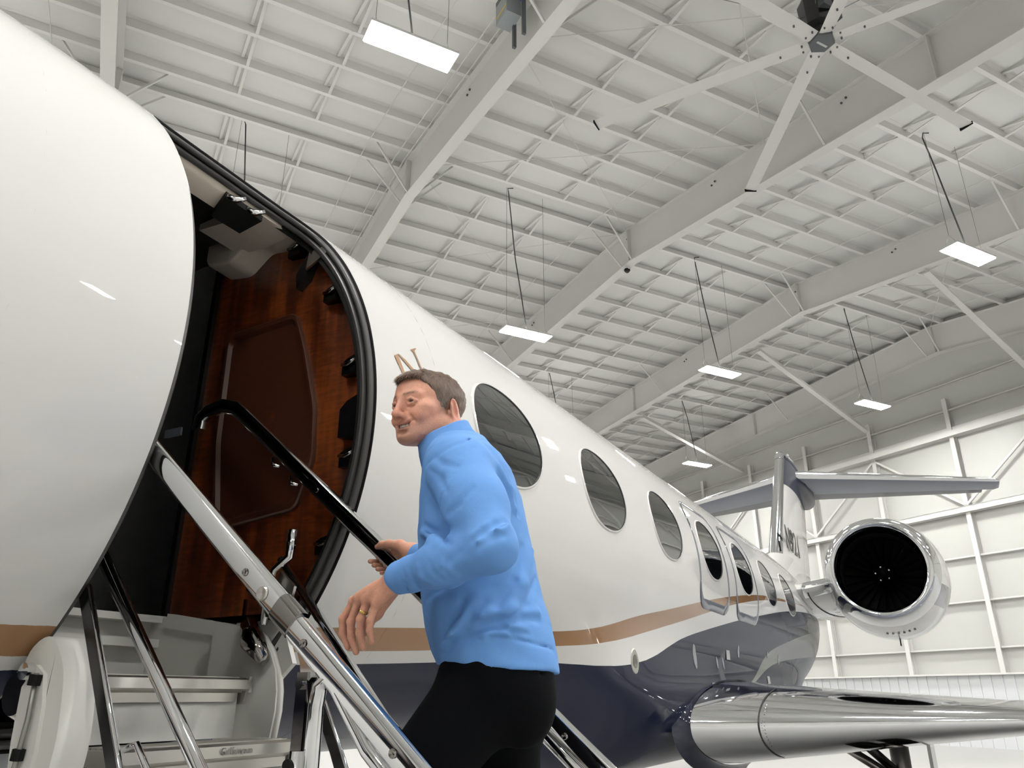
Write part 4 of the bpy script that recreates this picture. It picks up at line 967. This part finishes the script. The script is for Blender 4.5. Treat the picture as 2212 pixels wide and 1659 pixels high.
# left hand hanging: back of the hand toward the camera
def A(*p): return np.array(p, float)
KL = [A(-1.228,1.482,.206), A(-1.204,1.473,.209), A(-1.172,1.463,.204), A(-1.138,1.452,.194)]
fing = [[A(-1.257,1.481,.168), A(-1.259,1.487,.136), A(-1.246,1.494,.105)], [A(-1.226,1.473,.160), A(-1.227,1.480,.126), A(-1.216,1.488,.094)],
        [A(-1.189,1.462,.164), A(-1.193,1.468,.134), A(-1.186,1.476,.102)], [A(-1.151,1.451,.160), A(-1.156,1.456,.137), A(-1.154,1.464,.113)]]
handL = [ellip(lerp(WRL, KL[2], .08), (.028,.024,.026), .02)]
for i, kq in enumerate(KL):
    handL.append(rcone(lerp(WRL, kq, .12)+A(0,.004*(1-i),.0), kq, .0175, .0125, .014))
    handL.append(rcone(lerp(WRL, kq, .45), lerp(WRL, kq, .8), .015, .0135, .012))
for kq, f, r0 in zip(KL, fing, (.0100,.0102,.0098,.0088)):
    handL += chain([kq]+f, [r0*1.12, r0*.98, r0*.9, r0*.74], .004)
    handL.append(ellip(f[0], (r0*1.03,)*3, .003)); handL.append(ellip(kq+A(0,-.004,.003), (r0*1.02,)*3, .006))
    for t in (.25, .62): pass
handL += chain([lerp(WRL, KL[0], .2)+A(0,.016,-.012), A(-1.168,1.492,.178), A(-1.196,1.500,.158), A(-1.210,1.505,.136)], [.017,.0135,.0105,.0085], .012)
for i in (0, 1, 2, 3):   # tendons on the back of the hand
    handL.append(rcone(lerp(WRL, KL[i], .3)+A(0,-.0165,.002), lerp(WRL, KL[i], .92)+A(0,-.0115,.004), .003, .0035, .006))
handL += chain([lerp(WRL,KL[3],.2)+A(.0,-.018,-.002), lerp(WRL,KL[3],.55)+A(-.012,-.0165,.0), lerp(WRL,KL[2],.75)+A(.004,-.0145,-.004)], [.0022,.0024,.002], .004)
# right hand gripping the far rail
handR = []
RA = A(.773,0,-.634)                                     # rail direction
rc0 = A(-1.535,2.025,.404)                               # rail centre inside the grip
pal = [A(-1.478,1.992,.428), A(-1.470,2.000,.412), A(-1.462,2.004,.396), A(-1.455,2.005,.380)]
kn = []
for i in range(4):
    c = rc0+RA*(-.030+.021*i)
    up_ = np.cross(A(0,1,0), RA); up_ /= np.linalg.norm(up_)
    if up_[2] < 0: up_ = -up_
    k0 = c+up_*.034+A(0,-.012,0)+RA*.028
    k1 = c+up_*.030+A(0,.030,0)+RA*.008
    k2 = c-up_*.012+A(0,.040,0)-RA*.006
    k3 = c-up_*.038+A(0,.014,0)-RA*.016
    k4 = c-up_*.040+A(-.010,-.022,0)-RA*.016
    kn.append(k0); r0 = (.0098,.0102,.0098,.0086)[i]
    handR += chain([k0, k1, k2, k3, k4], [r0*1.15, r0*1.05, r0, r0*.92, r0*.8], .004)
for k0 in kn: handR.append(rcone(WRR+A(-.012,.004,.004), k0, .020, .0135, .014))
th = rc0+RA*(-.020)
handR += chain([WRR+A(-.02,-.006,.012), A(-1.470,1.975,.437), A(-1.520,1.985,.447), A(-1.556,1.994,.450), A(-1.580,2.001,.446)], [.021,.0165,.0125,.0105,.0085], .012)
handR.append(ellip(WRR, (.028,.026,.025), .02))
body_prims = head+neck+arms+handL+handR
def skin_color(V):
    q = ((V-HC)@HR)/HS; x, y, z = q.T; base = np.array(srgb('d59a82')[:3]); C = np.tile(base, (len(V), 1))
    def blend(c, w): nonlocal C; w = np.clip(w, 0, 1)[:, None]; C = C*(1-w)+np.array(srgb(c)[:3])*w
    hd = (np.linalg.norm(q, axis=1) < .2).astype(float)
    ay = np.abs(y)
    blend('bd7f6a', .7*hd*np.exp(-(((x-.06)/.03)**2+((ay-.042)/.022)**2+((z+.032)/.022)**2)))           # cheeks
    blend('b96f5c', .65*hd*np.exp(-(((x-.108)/.018)**2+(y/.018)**2+((z+.032)/.016)**2)))                 # nose
    blend('c07a66', .75*hd*np.exp(-(((x+.024)/.025)**2+((ay-.083)/.012)**2+((z+.018)/.04)**2)))          # ears
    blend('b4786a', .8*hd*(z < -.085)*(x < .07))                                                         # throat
    mouth = np.exp(-(((z+.0610)/.013)**4))*np.exp(-((ay/.031)**6))*(x > .064)
    lipd = np.minimum(np.abs(z+.0535-.06*ay), np.abs(z+.0690-.35*ay))
    blend('a8645a', .85*hd*mouth*(lipd < .0048))
    zb = .0215+.0035*np.sin(np.clip((ay-.012)/.040, 0, 1)*2.2); br = np.exp(-((z-zb)/.0042)**2)*np.clip((ay-.010)/.006, 0, 1)*np.clip((.054-ay)/.014, 0, 1)*(x > .05)*(.8+.2*np.sin(ay*2600+z*900))
    blend('3f2e24', .9*hd*br)
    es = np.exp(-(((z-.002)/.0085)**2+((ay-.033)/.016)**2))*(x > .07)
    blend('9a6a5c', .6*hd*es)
    stub = (z < -.045)*(x > -.01)*(z > -.115)*np.exp(-((z+.085)/.035)**2); blend('a98474', .45*hd*stub)
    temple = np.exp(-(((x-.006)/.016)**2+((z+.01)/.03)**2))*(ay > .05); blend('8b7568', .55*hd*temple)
    hand = (V[:, 2] < .5)
    C[hand] = np.array(srgb('d09880')[:3])
    n = np.sin(V[:, 0]*190)*np.sin(V[:, 1]*170+1)*np.sin(V[:, 2]*210+2); C *= (1+.05*n)[:, None]
    return C
person_label = 'smiling person in a blue quarter-zip pullover climbing the aircraft stairs'
person = grown('person', body_prims, (-1.68,1.34,.06), (-.74,2.12,.90), .0022, 'skin', None, skin_color, 1)
tag(person, person_label, 'person')
# ---- hair
def hairline(x, ay):
    X = [-.13,-.10,-.065,-.052,-.044,-.026,-.008,-.003,.012,.024,.034,.048,.062,.076,.095]
    Zl = [-.056,-.054,-.048,-.034,.004,.015,.009,-.038,-.044,-.004,.016,.038,.058,.068,.070]
    return np.interp(x, X, Zl)
def hair_f(p):
    q = ((p-HC)@HR)/HS; x, y, z = q.T; ay = np.abs(y)
    c = np.array((-.018,0,.027)); r = np.array((.0990,.0800,.0765)); w = q-c
    k0 = np.linalg.norm(w/r, axis=1); k1 = np.linalg.norm(w/(r*r), axis=1)+1e-9; d = k0*(k0-1)/k1
    c = np.array((.036,0,.042)); r = np.array((.061,.063,.054)); w = q-c; k0 = np.linalg.norm(w/r, axis=1); k1 = np.linalg.norm(w/(r*r), axis=1)+1e-9; d2 = k0*(k0-1)/k1
    h = np.clip(.5+.5*(d-d2)/.02, 0, 1); d = d+(d2-d)*h-.02*h*(1-h)
    # forelock swept forward over the brow
    c = np.array((.058,.004,.0790)); r = np.array((.044,.044,.0095)); w = (q-c)@ry(17); k0 = np.linalg.norm(w/r, axis=1); k1 = np.linalg.norm(w/(r*r), axis=1)+1e-9; d3 = k0*(k0-1)/k1
    h = np.clip(.5+.5*(d-d3)/.012, 0, 1); d = d+(d3-d)*h-.012*h*(1-h)
    d = d+.0012*np.sin(160*y+60*z+3*np.sin(60*x))*np.sin(95*x+140*z)
    cut = (hairline(x, ay)-z)*.8+.0015*np.sin(400*x)+.001*np.sin(700*x+300*z)
    k = .010; h = np.clip(.5+.5*(cut-d)/k, 0, 1); return d+(cut-d)*h+k*h*(1-h)
hair_p = [Prim(hair_f, hl((0,0,.03)), .15)]
def hair_color(V):
    q = ((V-HC)@HR)/HS; x, y, z = q.T; C = np.tile(np.array(srgb('58463a')[:3]), (len(V), 1))
    g = np.clip((.05-z)/.07, 0, 1)*.75; C = C*(1-g[:, None])+np.array(srgb('857a72')[:3])*g[:, None]
    n = np.sin(620*x+90*z)*np.sin(560*y+130*z)*np.sin(300*z+200*x); return C*(1+.30*n)[:, None]
hair_m = grown('hair', hair_p, hl((0,0,.03))-.16, hl((0,0,.03))+.16, .0022, 'hair', person, hair_color, 1)
import bmesh
hair_o = hair_m; bm = bmesh.new(); bm.from_mesh(hair_o.data); seen = set(); best = []
for v0 in bm.verts:                                   # keep the one cap of hair, drop stray flecks
    if v0 in seen: continue
    st_, comp = [v0], []; seen.add(v0)
    while st_:
        v = st_.pop(); comp.append(v)
        for e in v.link_edges:
            u = e.other_vert(v)
            if u not in seen: seen.add(u); st_.append(u)
    if len(comp) > len(best): best = comp
keep = set(best); bmesh.ops.delete(bm, geom=[v for v in bm.verts if v not in keep], context='VERTS'); bm.to_mesh(hair_o.data); bm.free(); hair_o.data.update()
rng = np.random.default_rng(4)
hv = np.zeros(len(hair_o.data.vertices)*3); hair_o.data.vertices.foreach_get('co', hv); hv = hv.reshape(-1, 3); hn = np.zeros(len(hv)*3); hair_o.data.vertices.foreach_get('normal', hn); hn = hn.reshape(-1, 3)
ql = ((hv-A(0,0,ZC)-HC)@HR)/HS; nl_ = hn@HR
pick = rng.permutation(len(hv)); pick = pick[(nl_[pick]*(ql[pick]-np.array((-.01,0,.02)))).sum(1) > .03][:9000]
sv, sf, sc = [], [], []
colr = hair_color(hv-A(0,0,ZC))
for i in pick:
    x, y, z = ql[i]; t = min(1, max(0, (z-.045)/.045))
    dl = np.array((.75, .25*np.sign(y)*(.3+abs(y)*6), .30))*t+np.array((-.35, 0, -1.))*(1-t); dl += rng.normal(0, .11, 3); n_ = nl_[i]; dl -= n_*(dl@n_)*.85; dl /= np.linalg.norm(dl)
    ln = (.007+.012*t)*rng.uniform(.7, 1.3); w_ = HR@dl; n0 = hn[i]; b_ = np.cross(w_, n0); b_ /= np.linalg.norm(b_)+1e-9
    p0 = hv[i]-n0*.001; p1 = p0+w_*ln*.55+n0*ln*.09; p2 = p0+w_*ln+n0*ln*.03; r0 = .00065; k_ = len(sv)
    sv += [p0+b_*r0, p0-b_*r0, p0+n0*r0, p1+b_*r0*.8, p1-b_*r0*.8, p1+n0*r0*.8, p2]
    sf += [(k_, k_+3, k_+5, k_+2), (k_+2, k_+5, k_+4, k_+1), (k_+3, k_+6, k_+5), (k_+5, k_+6, k_+4)]
    sc += [colr[i]*rng.uniform(.9, 2.3)]*7
hm_ = bpy.data.meshes.new('hair_strands'); hm_.from_pydata([tuple(q) for q in sv], [], sf); hm_.update(); hm_.shade_smooth()
at_ = hm_.color_attributes.new('tint', 'FLOAT_COLOR', 'POINT'); cc_ = np.ones((len(sv), 4)); cc_[:, :3] = np.array(sc); at_.data.foreach_set('color', cc_.ravel())
hm_.materials.append(M['hair']); ho_ = bpy.data.objects.new('hair_strands', hm_); COL.objects.link(ho_); ho_.parent = person; ho_['kind'] = 'stuff'
# ---- eyes and teeth
for s in (1, -1):
    c = hl((.0755,.0320*s,.0020)); e = obj('eyeball', MB().lathe([(-.0112*math.cos(t), .0112*math.sin(t)) for t in np.linspace(0, math.pi, 14)], c+A(0,0,ZC), HR@A(1,0,0), 20), 'eyewhite', person, smooth=True)
    gz = HR@A(.97, .22, .0); gz /= np.linalg.norm(gz)
    obj('iris', MB().lathe([(.0094,.0060),(.0107,.0054),(.0113,.003),(.0115,0)], c+A(0,0,ZC), gz, 20), 'iris', e, smooth=True)
tm = MB(); tops, bots = [], []
for i in range(7):
    a0, a1 = R_(-62+124*i/7+1.0), R_(-62+124*(i+1)/7-1.0)
    ring = []
    for z1, rr1 in ((-.0550,.0262),(-.0627,.0255)):
        ring.append([hl((.0640+rr1*math.cos(a), rr1*.96*math.sin(a), z1))+A(0,0,ZC) for a in np.linspace(a0, a1, 4)]+[hl((.0640+(rr1-.003)*math.cos(a), (rr1-.003)*.96*math.sin(a), z1))+A(0,0,ZC) for a in np.linspace(a1, a0, 4)])
    tm.loft(ring)
obj('teeth', tm, 'tooth', person, smooth=True, kind='stuff')
d_ = fing[2][0]-KL[2]; rp = KL[2]+d_*.62+A(0,0,ZC); d_ = d_/np.linalg.norm(d_)
obj('ring', MB().lathe([(-.003,.0106),(-.0025,.0118),(.0025,.0118),(.003,.0106),(-.003,.0106)], rp, d_, 24), 'gold', person, smooth=True)
# ---- pullover
ZF_ = [-.02,.064,.108,.162,.228,.307,.389,.473,.535,.573,.61,.64,.68]
SFR = [.03,.047,.066,.083,.094,.104,.108,.107,.101,.098,.088,.070,.055]
SBK = [-.248,-.243,-.236,-.226,-.206,-.190,-.173,-.155,-.134,-.112,-.080,-.060,-.04]
SWD = [.196,.196,.195,.190,.182,.186,.193,.200,.198,.178,.120,.080,.06]
def torso_f(p):
    q = p-CT; f = q@FWD; l = q@LFT; z = q[:, 2]
    a, b, w = np.interp(z, ZF_, SFR), np.interp(z, ZF_, SBK), np.interp(z, ZF_, SWD)
    c = (a+b)/2+.0*l; h = (a-b)/2
    # the far shoulder reaches forward a little
    e = 2.25
    k = ((np.abs(f-c)/h)**e+(np.abs(l)/w)**e)**(1/e)
    d = (k-1)*np.minimum(h, w)*.9
    return np.maximum(d, np.maximum((z-.635)*.9, -(z-.056-.05*(f+.1)-.08*np.maximum(0, f+.02))*1.))
torso = Prim(torso_f, tp(-.06,0,.34), .42)
sw = [torso, rcone(SHL+A(-.045,.075,.015), SHL+A(.008,-.005,-.02), .073, .072, .045), rcone(SHR, ELR, .078, .060, .04), rcone(ELR, lerp(ELR, WRR, .5), .058, .050, .03), rcone(lerp(ELR, WRR, .5), lerp(ELR, WRR, .93), .050, .037, .02)]
arm = [rcone(SHL+A(0,.0,-.01), lerp(SHL, ELL, .55), .079, .070, .03), rcone(lerp(SHL, ELL, .5), ELL, .069, .051, .03),
      rcone(ELL, lerp(ELL, WRL, .5), .0515, .050, .022), rcone(lerp(ELL, WRL, .5), lerp(ELL, WRL, .86), .050, .0405, .03), rcone(lerp(ELL, WRL, .84), lerp(ELL, WRL, .985), .0405, .0385, .006)]
sw.append(Prim(lambda p: field(arm, p), lerp(SHL, ELL, .7)+A(-.06,0,-.02), .30, .012))
# folds: ridges (+) and creases (-) where the cloth bunches
FOLDS = []
#F0
for op_, r_, k_, P_ in (
 ('+', 0.012, 0.02, [(-0.786, 1.417, 0.332), (-0.798, 1.394, 0.321), (-0.826, 1.379, 0.301)]),
 ('+', 0.007, 0.012, [(-0.932, 1.394, 0.278), (-0.92, 1.399, 0.257), (-0.902, 1.414, 0.24)]),
 ('+', 0.006, 0.01, [(-0.99, 1.402, 0.262), (-0.985, 1.409, 0.24), (-0.965, 1.42, 0.223)]),
 ('+', 0.008, 0.018, [(-1.085, 1.545, 0.368), (-0.969, 1.421, 0.32), (-0.922, 1.397, 0.292)]),
 ('+', 0.01, 0.02, [(-0.944, 1.541, 0.192), (-0.958, 1.535, 0.162), (-0.988, 1.536, 0.124)]),
 ('+', 0.014, 0.02, [(-1.012, 1.547, 0.1), (-0.968, 1.534, 0.126), (-0.926, 1.544, 0.152), (-0.891, 1.564, 0.162)]),
 ('+', 0.01, 0.018, [(-0.9, 1.559, 0.172), (-0.861, 1.596, 0.176), (-0.836, 1.662, 0.177)]),
 ('+', 0.01, 0.018, [(-0.907, 1.551, 0.131), (-0.873, 1.574, 0.139), (-0.843, 1.607, 0.13)]),
 ('+', 0.009, 0.018, [(-0.893, 1.574, 0.512), (-0.885, 1.617, 0.463), (-0.879, 1.629, 0.419)]),
 ('+', 0.01, 0.02, [(-0.868, 1.692, 0.328), (-0.86, 1.628, 0.243), (-0.876, 1.58, 0.177)]),
 ('-', 0.006, 0.016, [(-0.788, 1.428, 0.345), (-0.793, 1.399, 0.336), (-0.812, 1.375, 0.315), (-0.838, 1.372, 0.3)]),
 ('-', 0.005, 0.014, [(-0.776, 1.395, 0.31), (-0.794, 1.377, 0.303), (-0.825, 1.37, 0.283)]),
 ('-', 0.004, 0.012, [(-0.877, 1.382, 0.28), (-0.905, 1.387, 0.263), (-0.919, 1.395, 0.243)]),
 ('-', 0.004, 0.01, [(-0.954, 1.385, 0.264), (-0.947, 1.393, 0.24), (-0.932, 1.408, 0.227)]),
 ('-', 0.0035, 0.01, [(-1.017, 1.406, 0.255), (-1.014, 1.415, 0.233), (-1.017, 1.444, 0.216)]),
 ('-', 0.0035, 0.01, [(-1.05, 1.412, 0.25), (-1.047, 1.421, 0.229), (-1.059, 1.452, 0.213)]),
 ('-', 0.003, 0.005, [(-1.044, 1.414, 0.262), (-1.035, 1.417, 0.239), (-1.053, 1.458, 0.213)]),
 ('-', 0.004, 0.012, [(-1.071, 1.529, 0.381), (-1.025, 1.511, 0.356), (-0.906, 1.39, 0.3)]),
 ('-', 0.004, 0.012, [(-1.076, 1.555, 0.211), (-1.031, 1.529, 0.221), (-0.939, 1.436, 0.214)]),
 ('-', 0.005, 0.016, [(-0.954, 1.527, 0.196), (-0.969, 1.523, 0.172), (-1.003, 1.53, 0.129)]),
 ('-', 0.005, 0.016, [(-0.91, 1.545, 0.196), (-0.931, 1.53, 0.161), (-0.962, 1.525, 0.122)]),
 ('-', 0.009, 0.016, [(-1.019, 1.547, 0.089), (-0.982, 1.528, 0.106), (-0.945, 1.526, 0.125), (-0.911, 1.538, 0.144), (-0.88, 1.556, 0.151)]),
 ('-', 0.006, 0.014, [(-0.911, 1.538, 0.144), (-0.876, 1.56, 0.156), (-0.841, 1.604, 0.163), (-0.827, 1.655, 0.163)]),
 ('-', 0.004, 0.012, [(-0.88, 1.556, 0.146), (-0.851, 1.578, 0.132), (-0.832, 1.608, 0.13)]),
 ('-', 0.0026, 0.004, [(-0.942, 1.53, 0.113), (-0.894, 1.549, 0.12), (-0.852, 1.58, 0.117), (-0.822, 1.632, 0.107), (-0.82, 1.718, 0.099)]),
 ('-', 0.0026, 0.004, [(-0.997, 1.539, 0.092), (-0.972, 1.531, 0.102), (-0.942, 1.53, 0.113)]),
 ('-', 0.0024, 0.004, [(-0.903, 1.478, 0.54), (-0.91, 1.443, 0.509), (-0.923, 1.416, 0.463), (-0.937, 1.407, 0.423), (-0.959, 1.429, 0.388)]),
 ('-', 0.004, 0.014, [(-0.89, 1.602, 0.506), (-0.879, 1.634, 0.455), (-0.873, 1.646, 0.411)]),
 ('-', 0.005, 0.014, [(-0.861, 1.642, 0.331), (-0.863, 1.599, 0.25), (-0.883, 1.561, 0.186)]),
 ('-', 0.005, 0.014, [(-0.855, 1.702, 0.262), (-0.842, 1.628, 0.2), (-0.851, 1.589, 0.167)]),
 ('-', 0.0035, 0.006, [(-0.967, 1.647, 0.613), (-0.943, 1.571, 0.591), (-0.92, 1.467, 0.554), (-0.947, 1.44, 0.535), (-0.98, 1.433, 0.516), (-1.023, 1.455, 0.502)]),
 ('-', 0.004, 0.012, [(-0.988, 1.436, 0.518), (-0.955, 1.425, 0.494), (-0.915, 1.422, 0.482)]),
 ('-', 0.004, 0.012, [(-1.004, 1.441, 0.488), (-0.956, 1.42, 0.455), (-0.927, 1.4, 0.42)]),
 ('-', 0.004, 0.012, [(-0.858, 1.401, 0.422), (-0.884, 1.387, 0.382), (-0.922, 1.402, 0.368)])):
    n_ = len(P_); FOLDS += chain([A(*q) for q in P_], [r_*(.55+.45*math.sin(math.pi*(i+.5)/n_)) if k_ > .005 else r_ for i in range(n_)], k_, op_)
#F1
sw += FOLDS
def weave(p): return .0011*np.sin(p@np.array((23., 31, 47))+2*np.sin(p@np.array((17., -12, 21))))*np.sin(p@np.array((-31., 15, 29)))+.0006*np.sin(p@np.array((80., 61, -33)))*np.sin(p@np.array((41., -77, 55)))
sw.append(Prim(weave, tp(0,0,.3), 2, 0, 'd'))
pull = grown('pullover', sw, (-1.52,1.28,.02), (-.66,2.06,.68), .0042, 'knit', person, None, 2)
# standing collar with its open quarter zip
def ring(c, fr, bk, w, z, tilt, n=40):
    out = []
    for t in np.linspace(0, 2*math.pi, n, endpoint=False):
        f = math.cos(t); ff = c+(fr if f > 0 else bk)*f; out.append(tp(ff, w*math.sin(t), z-tilt*f)+A(0,0,ZC))
    return out
CR = [(.026,.078,.080,.094,.588,.028), (.028,.084,.074,.086,.612,.030), (.036,.082,.062,.073,.634,.030), (.040,.079,.056,.067,.652,.030), (.041,.078,.055,.066,.656,.030), (.040,.073,.050,.061,.655,.030), (.036,.073,.052,.062,.630,.030), (.030,.072,.060,.072,.595,.028)]
obj('collar', MB().loft([ring(*c) for c in CR], cap=False), 'knit', pull, smooth=True)
zp = [tp(.117,.004,.622), tp(.112,.004,.59), tp(.103,.004,.555), tp(.1025,.004,.51)]
obj('zip', MB().tube([q+A(0,0,ZC) for q in zp], .004, 8), mat('zip_tape','3f6cab',.6,var=.05), pull, smooth=True)
# ---- trousers
HIP = tp(-.10,0,.06)
HL, HRr = tp(-.085,.078,.03), tp(-.10,-.08,.03)
KNL, KNR = A(-1.115,1.53,-.22), A(-.975,1.77,-.34)
FTL, FTR = A(-1.06,1.53,-.60), A(-.87,1.77,-.78)
tr = [rcone(tp(-.095,.055,.085), tp(-.095,-.055,.085), .112, .112, .03), rcone(HL+A(0,0,.02), HRr+A(0,0,.02), .112, .112, .04), ellip(tp(-.155,.075,-.01), (.075,.085,.10), .05), ellip(tp(-.155,-.085,-.01), (.075,.085,.10), .04),
      rcone(HL, KNL, .105, .082, .04), rcone(KNL, FTL+A(0,0,.06), .080, .066, .03), rcone(HRr, KNR, .102, .078, .04), rcone(KNR, FTR+A(0,0,.06), .076, .064, .03)]
tr += [rcone(tp(-.205,.135,.045), tp(-.12,.170,.060), .004, .004, .006, '-')]
tr.append(Prim(lambda p: p[:, 2]-.125+.0*p[:, 0], tp(-.1,0,.0), 2, .004, '&'))
tro = grown('trousers', tr, (-1.34,1.36,-.80), (-.66,1.96,.17), .006, 'trouser', person, None, 2)
for ft, nm in ((FTL, 'shoe'), (FTR, 'shoe')):
    pr = [rcone(ft+A(.03,0,.0), ft+A(-.06,-.01,-.02), .042, .036, .03), rcone(ft+A(-.06,-.01,-.025), ft+A(-.17,-.02,-.035), .038, .030, .03), rcone(ft+A(.04,0,-.045), ft+A(-.18,-.02,-.050), .032, .030, .01)]
    pr.append(Prim(lambda p, zz=ft[2]-.07: zz-p[:, 2], ft, 2, .004, '&'))
    grown('shoe', pr, ft-.28, ft+.12, .006, 'shoe', person, None, 1)
